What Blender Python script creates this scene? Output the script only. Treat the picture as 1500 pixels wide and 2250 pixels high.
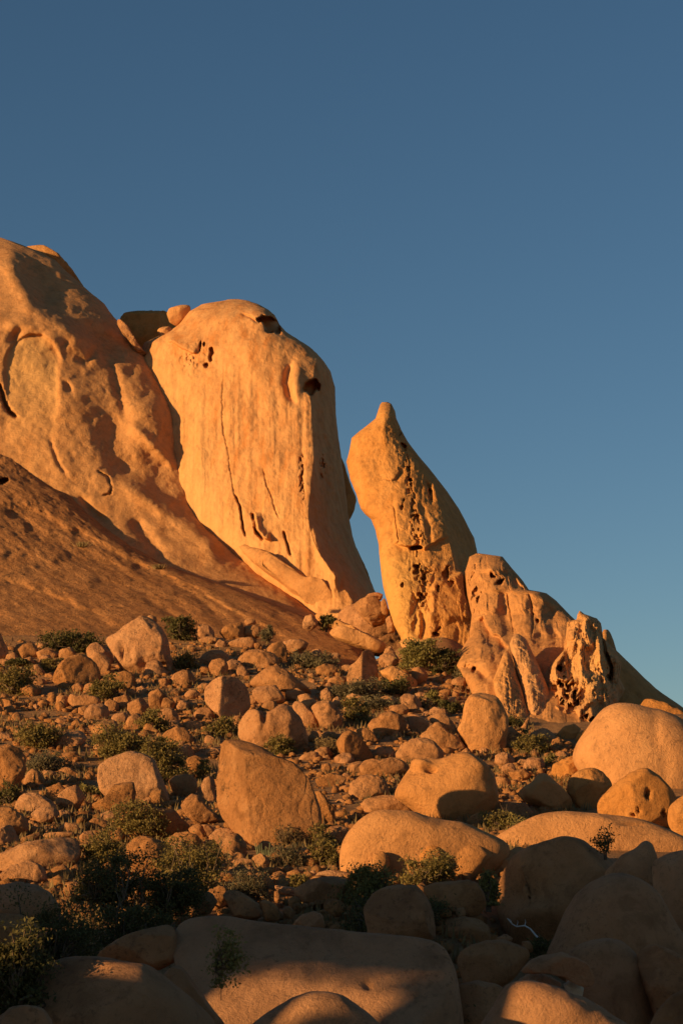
import bpy, math
import numpy as np
from mathutils import Vector

# ------------------------------------------------------------------ camera, sky, sun, exposure
for o in list(bpy.data.objects):
    bpy.data.objects.remove(o)
scene = bpy.context.scene
COL = scene.collection
CAM = np.array([0.0, 0.0, 2.2])
FPX = 4375.0                                  # focal length in photo pixels (70 mm on a 36 mm tall frame)
PITCH = math.atan((1950 - 1125) / FPX)
cd = bpy.data.cameras.new('camera')
cd.sensor_fit = 'VERTICAL'; cd.sensor_height = 36.0; cd.lens = 70.0
cd.clip_start = 0.5; cd.clip_end = 20000
cam = bpy.data.objects.new('camera', cd); COL.objects.link(cam)
cam.location = CAM; cam.rotation_euler = (math.pi/2 + PITCH, 0, 0)
scene.camera = cam

SUN_AZ = math.radians(60)                     # to the left of the direction behind the camera
SUN_EL = math.radians(8.6)
SUN = np.array([-math.sin(SUN_AZ)*math.cos(SUN_EL), -math.cos(SUN_AZ)*math.cos(SUN_EL), math.sin(SUN_EL)])
world = bpy.data.worlds.new('World'); scene.world = world
world.use_nodes = True
wn = world.node_tree.nodes; wl = world.node_tree.links
bg = wn['Background']
sky = wn.new('ShaderNodeTexSky'); sky.sky_type = 'NISHITA'; sky.sun_disc = False
sky.sun_elevation = SUN_EL
sky.sun_rotation = math.atan2(SUN[0], SUN[1])
sky.altitude = 1200; sky.air_density = 1.0; sky.dust_density = 0.6; sky.ozone_density = 2.0
hs = wn.new('ShaderNodeHueSaturation'); hs.inputs['Saturation'].default_value = 1.10; hs.inputs['Hue'].default_value = 0.497
wl.new(sky.outputs[0], hs.inputs['Color']); wl.new(hs.outputs[0], bg.inputs[0])
bg.inputs[1].default_value = 0.064
sd = bpy.data.lights.new('sun', 'SUN'); sd.energy = 5.0; sd.angle = math.radians(0.5)
sd.color = (1.0, 0.645, 0.275)
so = bpy.data.objects.new('sun', sd); COL.objects.link(so)
so.rotation_euler = Vector(SUN).to_track_quat('Z', 'Y').to_euler()
vs = scene.view_settings
vs.view_transform = 'Standard'; vs.look = 'None'; vs.exposure = 0.42; vs.gamma = 1.0
vs.use_curve_mapping = False
scene.cycles.max_bounces = 6
scene.cycles.transparent_max_bounces = 8

# ------------------------------------------------------------------ helpers
def W(px, py, D):
    """photo pixel + distance along +Y -> world point(s)"""
    px = np.asarray(px, float); py = np.asarray(py, float); D = np.asarray(D, float)
    u = (px - 750)/FPX; v = (1125 - py)/FPX
    dy = math.cos(PITCH) - v*math.sin(PITCH); dz = math.sin(PITCH) + v*math.cos(PITCH)
    t = D/dy
    return np.stack(np.broadcast_arrays(CAM[0] + u*t, CAM[1] + D, CAM[2] + dz*t), -1)

PYT = np.array([1300, 1330, 1400, 1550, 1700, 1850, 1950, 2100, 2250, 2400, 2700.])
DT = np.array([136, 131, 120, 100, 82, 64, 52, 36, 26, 19, 10.])
def Dg(py): return np.interp(py, PYT, DT)
GD = np.array([0, 10, 26, 36, 40, 45, 52, 64, 82, 100, 120, 125, 300.])      # ground profile: distance -> height
GZ0 = np.array([0.5, 0.3, -1.9, -1.5, -0.5, 1.3] + list(W(750, [1950, 1850, 1700, 1550, 1400], [52, 64, 82, 100, 120.])[:, 2]) + [15.2, 14.5])
def sstep(a, b, x):
    t = np.clip((x - a)/(b - a), 0, 1); return t*t*(3 - 2*t)

def _hash(ix, iy, iz, seed):
    h = (ix*374761393 + iy*668265263 + iz*2147483647 + seed*1274126177) & 0xFFFFFFFF
    h = ((h ^ (h >> 13))*1274126177) & 0xFFFFFFFF
    h = ((h ^ (h >> 16))*2246822519) & 0xFFFFFFFF
    return ((h ^ (h >> 15)) & 0xFFFF)/32767.5 - 1.0
def vnoise(p, seed=0):
    p = np.asarray(p, float); i = np.floor(p).astype(np.int64); f = p - i
    f = f*f*f*(f*(f*6 - 15) + 10)
    x, y, z = i[..., 0], i[..., 1], i[..., 2]; fx, fy, fz = f[..., 0], f[..., 1], f[..., 2]
    r = 0
    for dx in (0, 1):
        wx = fx if dx else 1 - fx
        for dy in (0, 1):
            wy = fy if dy else 1 - fy
            for dz in (0, 1):
                wz = fz if dz else 1 - fz
                r = r + _hash(x + dx, y + dy, z + dz, seed)*wx*wy*wz
    return r
def fbm(p, octv=4, seed=0, gain=0.5, lac=2.03):
    a = 1.0; s = 0; n = 0; p = np.asarray(p, float)
    for k in range(octv):
        s = s + a*vnoise(p + 17.3*k, seed + k); n += a; a *= gain; p = p*lac
    return s/n*1.6

def zg(X, Y):
    X = np.asarray(X, float); Y = np.asarray(Y, float)
    z = np.interp(Y, GD, GZ0)
    z = np.where(Y > 136, z*(1 - sstep(138, 230, Y)), z)
    z = np.where(Y < 0, 0.5 + 0*Y, z)
    f = 1 - 0.12*sstep(6, 10, X)*sstep(97, 104, Y) - 0.75*sstep(12, 27, X)*sstep(98, 116, Y)
    z = z*f
    z = z - 1.5*sstep(2.5, 4.5, X)*sstep(54, 50, Y)*sstep(36, 42, Y)
    z = z - 1.7*np.exp(-((X - 0.4)/3.2)**2)*sstep(109, 117.5, Y)
    far = sstep(60, 160, np.hypot(X, np.maximum(Y - 100, 0)))
    z = z*(1 - far)
    p = np.stack([X/6.0, Y/6.0, 0*X], -1)
    z = z + 0.12*fbm(p, 3, 5)*(1 - far) + far*2.0*fbm(np.stack([X/120., Y/120., 0*X], -1), 3, 8)
    return z

def mesh_np(name, V, F):
    V = np.ascontiguousarray(V, np.float32); F = np.ascontiguousarray(F, np.int32)
    k = F.shape[1]
    me = bpy.data.meshes.new(name)
    me.vertices.add(len(V)); me.vertices.foreach_set('co', V.ravel())
    me.loops.add(F.size); me.loops.foreach_set('vertex_index', F.ravel())
    me.polygons.add(len(F))
    me.polygons.foreach_set('loop_start', np.arange(0, F.size, k, dtype=np.int32))
    me.polygons.foreach_set('loop_total', np.full(len(F), k, np.int32))
    me.update(calc_edges=True); me.validate()
    return me
def obj(name, me, mat=None, parent=None, loc=(0, 0, 0), smooth=True):
    if mat is not None:
        me.materials.clear(); me.materials.append(mat)
    if smooth:
        me.polygons.foreach_set('use_smooth', np.ones(len(me.polygons), bool))
    o = bpy.data.objects.new(name, me); COL.objects.link(o)
    o.location = loc
    if parent is not None: o.parent = parent
    return o
def tag(o, label=None, cat=None, group=None, kind=None):
    if label: o['label'] = label
    if cat: o['category'] = cat
    if group: o['group'] = group
    if kind: o['kind'] = kind
    return o
def empty(name, loc):
    o = bpy.data.objects.new(name, None); COL.objects.link(o); o.location = loc
    o.empty_display_size = 0.2
    return o

# ------------------------------------------------------------------ materials
class NT:
    def __init__(s, name):
        s.m = bpy.data.materials.new(name); s.m.use_nodes = True
        s.n = s.m.node_tree.nodes; s.l = s.m.node_tree.links
        s.b = s.n['Principled BSDF']; s.out = s.n['Material Output']
        s.b.inputs['Roughness'].default_value = 0.9
        s.b.inputs['Specular IOR Level'].default_value = 0.15
    def node(s, t, **kw):
        x = s.n.new(t)
        for k, v in kw.items(): setattr(x, k, v)
        return x
    def pos(s, scale=(1, 1, 1)):
        g = s.node('ShaderNodeNewGeometry'); m = s.node('ShaderNodeMapping')
        m.inputs['Scale'].default_value = scale
        s.l.new(g.outputs['Position'], m.inputs['Vector']); return m.outputs[0]
    def noise(s, vec, scale, detail=4, rough=0.55, dist=0.0):
        n = s.node('ShaderNodeTexNoise'); n.inputs['Scale'].default_value = scale
        n.inputs['Detail'].default_value = detail; n.inputs['Roughness'].default_value = rough
        n.inputs['Distortion'].default_value = dist
        s.l.new(vec, n.inputs['Vector']); return n.outputs['Fac']
    def ramp(s, fac, stops):
        r = s.node('ShaderNodeValToRGB'); e = r.color_ramp.elements
        while len(e) > 1: e.remove(e[-1])
        e[0].position = stops[0][0]; e[0].color = (*stops[0][1], 1)
        for p, c in stops[1:]:
            q = e.new(p); q.color = (*c, 1)
        s.l.new(fac, r.inputs[0]); return r.outputs[0]
    def mix(s, fac, a, b, mode='MIX'):
        x = s.node('ShaderNodeMix', data_type='RGBA', blend_type=mode)
        for v, i in ((fac, 0), (a, 6), (b, 7)):
            if hasattr(v, 'links'): s.l.new(v, x.inputs[i])
            else: x.inputs[i].default_value = v if i == 0 else (*v, 1)
        return x.outputs[2]
    def math(s, op, a, b=0.5):
        x = s.node('ShaderNodeMath', operation=op)
        for v, i in ((a, 0), (b, 1)):
            if hasattr(v, 'links'): s.l.new(v, x.inputs[i])
            else: x.inputs[i].default_value = v
        return x.outputs[0]
    def bump(s, h, dist, strength=1.0, prev=None):
        b = s.node('ShaderNodeBump'); b.inputs['Distance'].default_value = dist
        b.inputs['Strength'].default_value = strength
        s.l.new(h, b.inputs['Height'])
        if prev is not None: s.l.new(prev, b.inputs['Normal'])
        return b.outputs[0]

G3 = lambda v: (v, v, v)
def rock_mat(name, dark, mid, pale, spot=0.35, streak=0.0, grain=0.03, coarse=0.12, cscale=1.2, vary=0.25, fleck=(0.12, 0.066, 0.034), gscale=11.0, patina=0.4, zst=1.0, attr=False):
    t = NT(name); p = t.pos()
    big = t.noise(p, 0.22, 5, 0.6, 0.4)
    c = t.ramp(big, [(0.3, dark), (0.5, mid), (0.72, pale)])
    med = t.noise(p, 1.7, 6, 0.66)
    c = t.mix(0.6, c, t.ramp(med, [(0.28, tuple(x*0.55 for x in mid)), (0.5, mid), (0.74, pale)]))
    if streak > 0:
        ps = t.pos((1.0, 0.6, 0.045))
        st = t.noise(ps, 1.3, 6, 0.65, 0.15)
        c = t.mix(t.math('MULTIPLY', t.ramp(st, [(0.50, G3(0)), (0.62, G3(1))]), streak), c, pale)
        c = t.mix(t.math('MULTIPLY', t.ramp(st, [(0.34, G3(1)), (0.47, G3(0))]), streak), c, tuple(a*b for a, b in zip(mid, (0.90, 0.72, 0.52))))
    if attr:
        at = t.node('ShaderNodeAttribute'); at.attribute_name = 'pale'
        c = t.mix(t.math('MULTIPLY', at.outputs['Fac'], 0.75), c, (0.63, 0.345, 0.13))
    # rough dark weathering patches with broken edges
    pa = t.noise(p, 0.75, 8, 0.68, 0.5)
    c = t.mix(t.math('MULTIPLY', t.ramp(pa, [(0.53, G3(0)), (0.60, G3(1))]), patina), c, tuple(x*0.50 for x in dark))
    f = t.noise(p, gscale*0.5, 8, 0.72, 0.3); f2 = t.noise(p, 0.6, 3, 0.5)
    sp = t.math('MULTIPLY', t.ramp(f, [(0.53, G3(0)), (0.63, G3(1))]), t.ramp(f2, [(0.38, G3(0.15)), (0.60, G3(1))]))
    c = t.mix(t.math('MULTIPLY', sp, spot), c, fleck)
    oi = t.node('ShaderNodeObjectInfo')
    hv = t.node('ShaderNodeHueSaturation')
    t.l.new(t.math('ADD', t.math('MULTIPLY', oi.outputs['Random'], vary), 1 - vary*0.6), hv.inputs['Value'])
    t.l.new(t.math('ADD', t.math('MULTIPLY', oi.outputs['Random'], -0.10), 1.09), hv.inputs['Saturation'])
    t.l.new(c, hv.inputs['Color'])
    t.l.new(hv.outputs[0], t.b.inputs['Base Color'])
    h1 = t.noise(t.pos((1, 1, zst)), cscale, 10, 0.64, 0.2)
    nb = t.bump(h1, coarse, 0.8)
    h2 = t.noise(p, gscale, 7, 0.72)
    nb = t.bump(h2, grain, 0.9, nb)
    t.l.new(nb, t.b.inputs['Normal'])
    return t.m
DK, MD, PL = (0.42, 0.185, 0.080), (0.53, 0.25, 0.112), (0.62, 0.33, 0.16)
M_CLIFF = rock_mat('granite_cliff', (0.50, 0.23, 0.086), (0.55, 0.257, 0.097), (0.61, 0.305, 0.122), 0.3, 0.25, 0.09, 0.30, 0.7, 0.04, gscale=8, patina=0.10, attr=True)
M_STREAK = rock_mat('granite_streaked', (0.54, 0.238, 0.085), (0.59, 0.268, 0.096), (0.65, 0.325, 0.125), 0.12, 0.75, 0.05, 0.30, 0.7, 0.03, gscale=8, patina=0.12, zst=0.3, attr=True)
M_SPIRE = rock_mat('granite_spire', (0.50, 0.23, 0.09), (0.57, 0.27, 0.105), (0.65, 0.345, 0.145), 0.35, 0.2, 0.07, 0.32, 0.8, 0.04, gscale=8, patina=0.22, zst=0.6, attr=True)
M_SLAB = rock_mat('granite_slab', (0.38, 0.165, 0.068), (0.47, 0.215, 0.09), (0.54, 0.27, 0.12), 0.9, 0.0, 0.22, 0.3, 1.8, 0.03, gscale=4.5, patina=0.3)
M_BOULD = rock_mat('granite_boulder', (0.37, 0.165, 0.072), (0.48, 0.225, 0.10), (0.58, 0.305, 0.15), 0.75, 0.0, 0.09, 0.38, 1.4, 0.24, gscale=10, patina=0.45)
M_SMOOTH = rock_mat('granite_smooth', (0.48, 0.212, 0.08), (0.56, 0.255, 0.098), (0.61, 0.30, 0.122), 0.5, 0.0, 0.09, 0.16, 1.0, 0.14, gscale=10, patina=0.25)
M_FORE = rock_mat('granite_foreground', (0.40, 0.185, 0.088), (0.47, 0.225, 0.108), (0.53, 0.275, 0.14), 0.6, 0.0, 0.06, 0.12, 1.2, 0.2, gscale=18, patina=0.4)
M_PALE = rock_mat('granite_pale_break', (0.52, 0.40, 0.28), (0.6, 0.48, 0.34), (0.66, 0.56, 0.42), 0.2, 0.0, 0.02, 0.05, 2.0, 0.1, gscale=25)

def ground_mat():
    t = NT('scree_ground'); p = t.pos()
    a = t.noise(p, 0.35, 5, 0.6); b = t.noise(p, 3.0, 8, 0.7)
    c = t.ramp(a, [(0.3, (0.30, 0.145, 0.06)), (0.55, (0.40, 0.20, 0.085)), (0.75, (0.48, 0.26, 0.115))])
    c = t.mix(0.5, c, t.ramp(b, [(0.3, (0.14, 0.075, 0.035)), (0.5, (0.36, 0.18, 0.075)), (0.75, (0.52, 0.29, 0.13))]))
    t.l.new(c, t.b.inputs['Base Color'])
    nb = t.bump(t.noise(p, 1.8, 8, 0.7), 0.35, 0.9)
    nb = t.bump(t.noise(p, 9.0, 6, 0.7), 0.06, 0.9, nb)
    t.l.new(nb, t.b.inputs['Normal']); return t.m
M_GROUND = ground_mat()
def leaf_mat(name, c1, c2, trans=0.35):
    t = NT(name)
    g = t.node('ShaderNodeNewGeometry')
    c = t.mix(g.outputs['Random Per Island'], c1, c2)
    t.l.new(c, t.b.inputs['Base Color']); t.b.inputs['Roughness'].default_value = 0.7
    tr = t.node('ShaderNodeBsdfTranslucent'); t.l.new(c, tr.inputs[0])
    ms = t.node('ShaderNodeMixShader'); ms.inputs[0].default_value = trans
    t.l.new(t.b.outputs[0], ms.inputs[1]); t.l.new(tr.outputs[0], ms.inputs[2])
    t.l.new(ms.outputs[0], t.out.inputs[0]); return t.m
LEAF = {
 'green': leaf_mat('leaf_olive', (0.16, 0.125, 0.035), (0.28, 0.20, 0.065)),
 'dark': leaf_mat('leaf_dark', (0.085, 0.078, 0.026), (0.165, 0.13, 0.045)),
 'yellow': leaf_mat('leaf_yellowish', (0.19, 0.16, 0.045), (0.30, 0.235, 0.075)),
 'dry': leaf_mat('leaf_dry', (0.18, 0.115, 0.05), (0.30, 0.20, 0.085)),
 'grey': leaf_mat('leaf_grey', (0.14, 0.115, 0.06), (0.23, 0.18, 0.095)),
 'grass': leaf_mat('grass_dry', (0.30, 0.21, 0.09), (0.42, 0.31, 0.14)),
}
def flat_mat(name, c, c2=None, scale=6.0):
    t = NT(name); p = t.pos()
    t.l.new(t.ramp(t.noise(p, scale, 5, 0.6), [(0.35, c), (0.65, c2 or tuple(x*1.4 for x in c))]), t.b.inputs['Base Color'])
    t.l.new(t.bump(t.noise(p, scale*3, 4), 0.02, 0.6), t.b.inputs['Normal']); return t.m
M_BARK = flat_mat('bark', (0.10, 0.065, 0.04), (0.20, 0.13, 0.08))
M_BARKP = flat_mat('bark_pale', (0.42, 0.31, 0.19), (0.58, 0.45, 0.30))
M_DEAD = flat_mat('dead_wood', (0.45, 0.42, 0.38), (0.62, 0.58, 0.52))
M_EUPH = flat_mat('succulent_stem', (0.13, 0.14, 0.07), (0.19, 0.19, 0.10))

# ------------------------------------------------------------------ ground
xs = np.concatenate([[-6000, -3000, -1400, -700, -350, -200, -130, -90, -65, -50], np.arange(-40, 40.1, 0.6), [50, 65, 90, 130, 200, 350, 700, 1400, 3000, 6000]])
ys = np.concatenate([[-6000, -3000, -1400, -700, -350, -180, -90, -45, -20, -8], np.arange(0, 142, 0.6), [146, 152, 160, 172, 190, 215, 250, 320, 450, 800, 1600, 3200, 7000]])
GX, GY = np.meshgrid(xs, ys)
GZ = zg(GX, GY)
nx, ny = len(xs), len(ys)
def gridfaces(nr, nc, wrap=False):
    r = np.arange(nr - 1)[:, None]; c = np.arange(nc if wrap else nc - 1)[None, :]
    c2 = (c + 1) % nc
    return np.stack([(r*nc + c), (r*nc + c2), ((r + 1)*nc + c2), ((r + 1)*nc + c)], -1).reshape(-1, 4)
tag(obj('ground', mesh_np('ground', np.stack([GX, GY, GZ], -1).reshape(-1, 3), gridfaces(ny, nx)), M_GROUND), kind='structure')

# ------------------------------------------------------------------ relief tools (metres, + = deeper into the rock)
def seg_dist(x, y, pl):
    best = np.full(x.shape, 1e9); sgn = np.zeros(x.shape); tt = np.zeros(x.shape)
    pl = np.asarray(pl, float); L = np.hypot(*np.diff(pl, axis=0).T); cum = np.concatenate([[0], np.cumsum(L)])
    for i in range(len(pl) - 1):
        a, b = pl[i], pl[i + 1]; d = b - a; l2 = d @ d
        t = np.clip(((x - a[0])*d[0] + (y - a[1])*d[1])/l2, 0, 1)
        ex, ey = x - a[0] - t*d[0], y - a[1] - t*d[1]
        ds = np.hypot(ex, ey); cr = d[0]*ey - d[1]*ex
        m = ds < best
        best = np.where(m, ds, best); sgn = np.where(m, np.sign(cr), sgn); tt = np.where(m, (cum[i] + t*L[i])/cum[-1], tt)
    return best, sgn, tt
def f_ridge(x, y, pl, w, A, taper=0.15):
    d, s, t = seg_dist(x, y, pl)
    k = np.clip(t/taper, 0, 1)*np.clip((1 - t)/taper, 0, 1) if taper > 0 else 1
    return A*np.exp(-(d/w)**2)*(0.25 + 0.75*k)
def f_crack(x, y, pl, w, A):
    jx = 4*fbm(np.stack([x/60, y/60, 0*x], -1), 5, 41, 0.6); jy = 4*fbm(np.stack([x/60, y/60, 0*x + 9], -1), 5, 42, 0.6)
    d, s, t = seg_dist(x + jx, y + jy, pl)
    return A*np.clip(1 - d/w, 0, 1)**0.7*np.clip(np.minimum(t, 1 - t)/0.1, 0, 1)
def f_step(x, y, pl, w, A, reach):
    """right-hand side (in image, walking the polyline) is deeper by A, fading over reach px"""
    jx = 6*vnoise(np.stack([x/25, y/25, 0*x], -1), 51); jy = 6*vnoise(np.stack([x/25, y/25, 0*x + 9], -1), 52)
    d, s, t = seg_dist(x + jx, y + jy, pl)
    sd = d*s
    k = np.clip(np.minimum(t, 1 - t)/0.12, 0, 1)
    return A*sstep(-w, w, sd)*np.exp(-(d/reach)**2)*k
def f_blob(x, y, cx, cy, sx, sy, A, rot=0.0, p=2):
    c, s = math.cos(rot), math.sin(rot)
    u = ((x - cx)*c + (y - cy)*s)/sx; v = (-(x - cx)*s + (y - cy)*c)/sy
    return A*np.exp(-(u*u + v*v)**(p/2))
def f_hole(x, y, cx, cy, sx, sy, A, rot=0.0, rag=0.25):
    n = vnoise(np.stack([x/9, y/9, 0*x], -1), 61)*rag
    c, s = math.cos(rot), math.sin(rot)
    u = ((x - cx)*c + (y - cy)*s)/sx; v = (-(x - cx)*s + (y - cy)*c)/sy
    r = np.sqrt(u*u + v*v) + n
    return A*(1 - sstep(0.75, 1.05, r))
def f_frac(x, y, sx, sy, A, seed):
    """stepped fracture blocks: terraces of a noise field plus thin joints between them"""
    n = fbm(np.stack([x/sx, y/sy, 0*x], -1), 3, seed)*2.2
    fl = np.floor(n); fr = n - fl
    return A*(fl + sstep(0.82, 1.0, fr)) + 0.5*A*np.exp(-((fr - 0.80)/0.05)**2)
def f_tafoni(x, y, mask, A, sx, sy, seed, thr=0.18):
    w = 0.6*vnoise(np.stack([x/(sx*2), y/(sy*2), 0*x], -1), seed + 3)
    n = fbm(np.stack([x/sx + w, y/sy - w, 0*x], -1), 3, seed)
    return A*mask*sstep(thr, thr + 0.22, n*(0.4 + 0.6*mask))
def rbf(ctrl):
    C = np.array(ctrl, float); P = C[:, :2]/100.0; n = len(P)
    def U(r2): return 0.5*r2*np.log(np.maximum(r2, 1e-12))
    d2 = ((P[:, None] - P[None])**2).sum(-1)
    A = np.zeros((n + 3, n + 3)); A[:n, :n] = U(d2) + 1e-3*np.eye(n); A[:n, n] = 1; A[:n, n+1:] = P; A[n, :n] = 1; A[n+1:, :n] = P.T
    w = np.linalg.solve(A, np.concatenate([C[:, 2], np.zeros(3)]))
    def f(x, y):
        q = np.stack([x, y], -1)/100.0; r = w[n] + w[n+1]*q[..., 0] + w[n+2]*q[..., 1]
        for i in range(n): r = r + w[i]*U(((q - P[i])**2).sum(-1))
        return r
    return f

def loft(name, left, right, Dc, T, Tb, relief, nrow, nf, nb, p=0.6, cap=60, mat=None, nz=(0.35, 3.0), jit=2.0, seed=0, capmin=0.0, fine=0.12, tint=None):
    """solid of stacked cross-sections: left / right outlines [(py, px)], centre distance Dc [(py, D)]"""
    L = np.array(left, float); R = np.array(right, float); C = np.array(Dc, float)
    y0 = max(L[0, 0], R[0, 0]); y1 = min(L[-1, 0], R[-1, 0])
    t = np.linspace(0, 1, nrow); py = y0 + (y1 - y0)*t
    xl = np.interp(py, L[:, 0], L[:, 1]); xr = np.interp(py, R[:, 0], R[:, 1])
    ph = np.concatenate([np.linspace(0, math.pi, nf, endpoint=False), np.linspace(math.pi, 2*math.pi, nb, endpoint=False)])
    PH, PY = np.meshgrid(ph, py)
    XL = np.repeat(xl[:, None], len(ph), 1); XR = np.repeat(xr[:, None], len(ph), 1)
    s = (1 - np.cos(PH))/2
    PX = XL + s*(XR - XL)
    wpx = XR - XL
    capf = np.maximum(capmin, np.sqrt(np.clip(1 - (1 - np.clip((PY - y0)/cap, 0, 1))**2, 0, 1)))
    sn = np.sin(PH); front = sn >= 0
    D0 = np.interp(PY, C[:, 0], C[:, 1])
    edge = np.minimum(1, np.abs(sn)*1.6)
    Dd = np.where(front, -T*capf*np.abs(sn)**p, Tb*capf*np.abs(sn)**0.8)
    RF = relief(PX, PY); eL = RF[:, :1]; eR = RF[:, nf:nf + 1]
    ker = np.exp(-(np.arange(-15, 16)/7.0)**2); ker /= ker.sum()
    sm1 = lambda a: np.convolve(np.pad(a[:, 0], 15, mode='edge'), ker, mode='valid')[:, None]
    eL = sm1(eL); eR = sm1(eR); lin = eL + (eR - eL)*s
    k = sstep(0.0, 0.22, np.abs(sn))
    Dd = Dd + np.where(front, lin + (RF - lin)*k, lin)
    P0 = W(PX, PY, D0 + Dd)
    n1 = fbm(P0/nz[1], 5, 100 + seed); n2 = fbm(P0/(nz[1]*0.22), 4, 200 + seed)
    Dd = Dd + nz[0]*n1 + fine*n2
    jx = jit*fbm(P0/1.3, 4, 300 + seed); jy = jit*fbm(P0/1.3, 4, 400 + seed)
    P = W(PX + jx, PY + jy, D0 + Dd)
    nr, nc = PX.shape
    V = P.reshape(-1, 3); F = gridfaces(nr, nc, True)
    org = np.array([V[:, 0].mean(), V[:, 1].mean(), V[:, 2].min()])
    me = mesh_np(name, V - org, F)
    if tint is not None:
        at = me.attributes.new('pale', 'FLOAT', 'POINT'); at.data.foreach_set('value', np.clip(tint(PX, PY), 0, 1).astype(np.float32).ravel())
    return obj(name, me, mat, None, org)

# ---- left dome with its apron
def rel_dome(x, y):
    f = rbf([(-100, 500, 0), (40, 540, 1.0), (120, 620, 3.0), (200, 680, 4.6), (260, 740, 5.4),
             (-100, 700, -2), (20, 700, -2.6), (90, 700, -1.2), (150, 735, 0.0), (215, 790, 1.4), (280, 800, 2.8), (330, 830, 3.6),
             (-100, 900, -1), (60, 880, -1.2), (150, 880, -1.2), (210, 900, 0.2), (270, 930, 1.0), (330, 900, 0.8), (375, 960, 2.0),
             (60, 1000, -1.0), (160, 1020, -1.6), (250, 1040, -0.8), (330, 1060, 1.2), (400, 1080, 2.0),
             (200, 1120, -2.0), (300, 1140, -1.8), (390, 1170, -0.4), (440, 1150, 1.0),
             (350, 1240, -2.0), (450, 1260, -0.6), (520, 1250, 1.0), (500, 1330, 0.0), (620, 1360, 1.0), (700, 1390, 1.4), (300, 1400, -1.0)])
    r = 0.55*f(x, y)
    r = r + f_ridge(x, y, [(12, 540), (35, 610), (75, 672), (120, 695), (165, 735), (200, 785)], 26, -1.3)
    r = r + f_ridge(x, y, [(55, 570), (95, 630), (118, 672)], 28, 1.0)
    r = r + f_ridge(x, y, [(95, 668), (150, 700), (215, 738), (275, 785)], 18, 0.9)
    # alcove panel
    jn = 6*vnoise(np.stack([x/18, y/18, 0*x], -1), 55)
    arch = 738 + np.abs((x - 74)/56.0)**3*38 + jn
    r = r + 0.45*sstep(-4, 3, y - arch)*sstep(66, 50, np.abs(x - 72 + 0.06*(y - 800)) + jn*0.6)*sstep(1010, 830, y)
    r = r + f_blob(x, y, 33, 742, 10, 20, 0.7, 0.6)
    r = r + f_ridge(x, y, [(8, 720), (50, 712), (100, 725), (140, 765)], 16, -0.5)
    r = r + f_ridge(x, y, [(108, 960), (125, 1010), (150, 1050)], 4, 0.25)
    r = r + f_crack(x, y, [(-5, 840), (14, 890), (38, 920)], 5, 1.6)
    # lobes and hollows right of the alcove
    r = r + f_blob(x, y, 150, 850, 7, 18, 0.5, -0.5)
    r = r + f_blob(x, y, 322, 905, 46, 95, -0.5, -0.25)
    r = r + f_blob(x, y, 250, 960, 32, 64, 0.7, -0.15)
    r = r + f_blob(x, y, 272, 1030, 34, 30, 0.6)
    r = r + f_blob(x, y, 335, 1025, 38, 45, 0.5, 0.5)
    r = r + f_ridge(x, y, [(214, 752), (250, 815), (268, 880), (279, 925)], 10, 0.45)
    r = r + f_ridge(x, y, [(281, 926), (320, 960), (388, 1030)], 12, -0.6)
    r = r + f_blob(x, y, 290, 815, 13, 12, 0.4)
    r = r + f_blob(x, y, 325, 868, 14, 12, 0.35)
    r = r + f_ridge(x, y, [(165, 780), (190, 800), (205, 780), (215, 755)], 8, 0.35)
    r = r + f_ridge(x, y, [(240, 1050), (310, 1085), (372, 1130), (420, 1160), (455, 1190), (490, 1240)], 22, -1.0)
    r = r + f_crack(x, y, [(215, 1035), (240, 1050), (248, 1070), (244, 1083), (225, 1088)], 2.5, 0.5)
    r = r + f_ridge(x, y, [(175, 1090), (205, 1125), (240, 1150)], 6, 0.5)
    r = r + f_ridge(x, y, [(290, 1140), (330, 1190), (360, 1230)], 16, 0.8)
    r = r + 0.14*fbm(np.stack([x/45, y/45, 0*x], -1), 5, 11) + 0.05*fbm(np.stack([x/12, y/12, 0*x], -1), 3, 14)
    return r
DOME_R = [(522, 2), (533, 34), (541, 56), (552, 84), (572, 122), (600, 150), (640, 196), (668, 229), (697, 251), (735, 284), (783, 321), (809, 339), (863, 366), (916, 388), (1007, 415), (1081, 442), (1135, 460), (1161, 476), (1204, 533), (1257, 588), (1305, 640), (1353, 695), (1385, 760), (1420, 800)]
DOME_D = [(522, 167.2), (700, 158.2), (900, 153.7), (1135, 150.0), (1260, 145.4), (1420, 135.6)]
dome = loft('rock_dome', [(522, -170), (560, -240), (700, -300), (1420, -320)], DOME_R, DOME_D, 5.3, 14, rel_dome, 380, 300, 40, 0.32, 70, M_CLIFF, (0.15, 3.5), 1.5, 1, 0.0, 0.04,
     tint=lambda x, y: sstep(-4, 10, y - 738 - np.abs((x - 74)/56.0)**3*38)*sstep(60, 50, np.abs(x - 72))*sstep(1020, 800, y) + 0.6*sstep(160, 60, x - 0.9*(y - 950))*sstep(960, 1080, y)*fbm(np.stack([x/40, y/40, 0*x], -1), 3, 3))
tag(dome, 'huge smooth orange granite dome filling the left edge, with a pale arched alcove', 'rock face')

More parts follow.
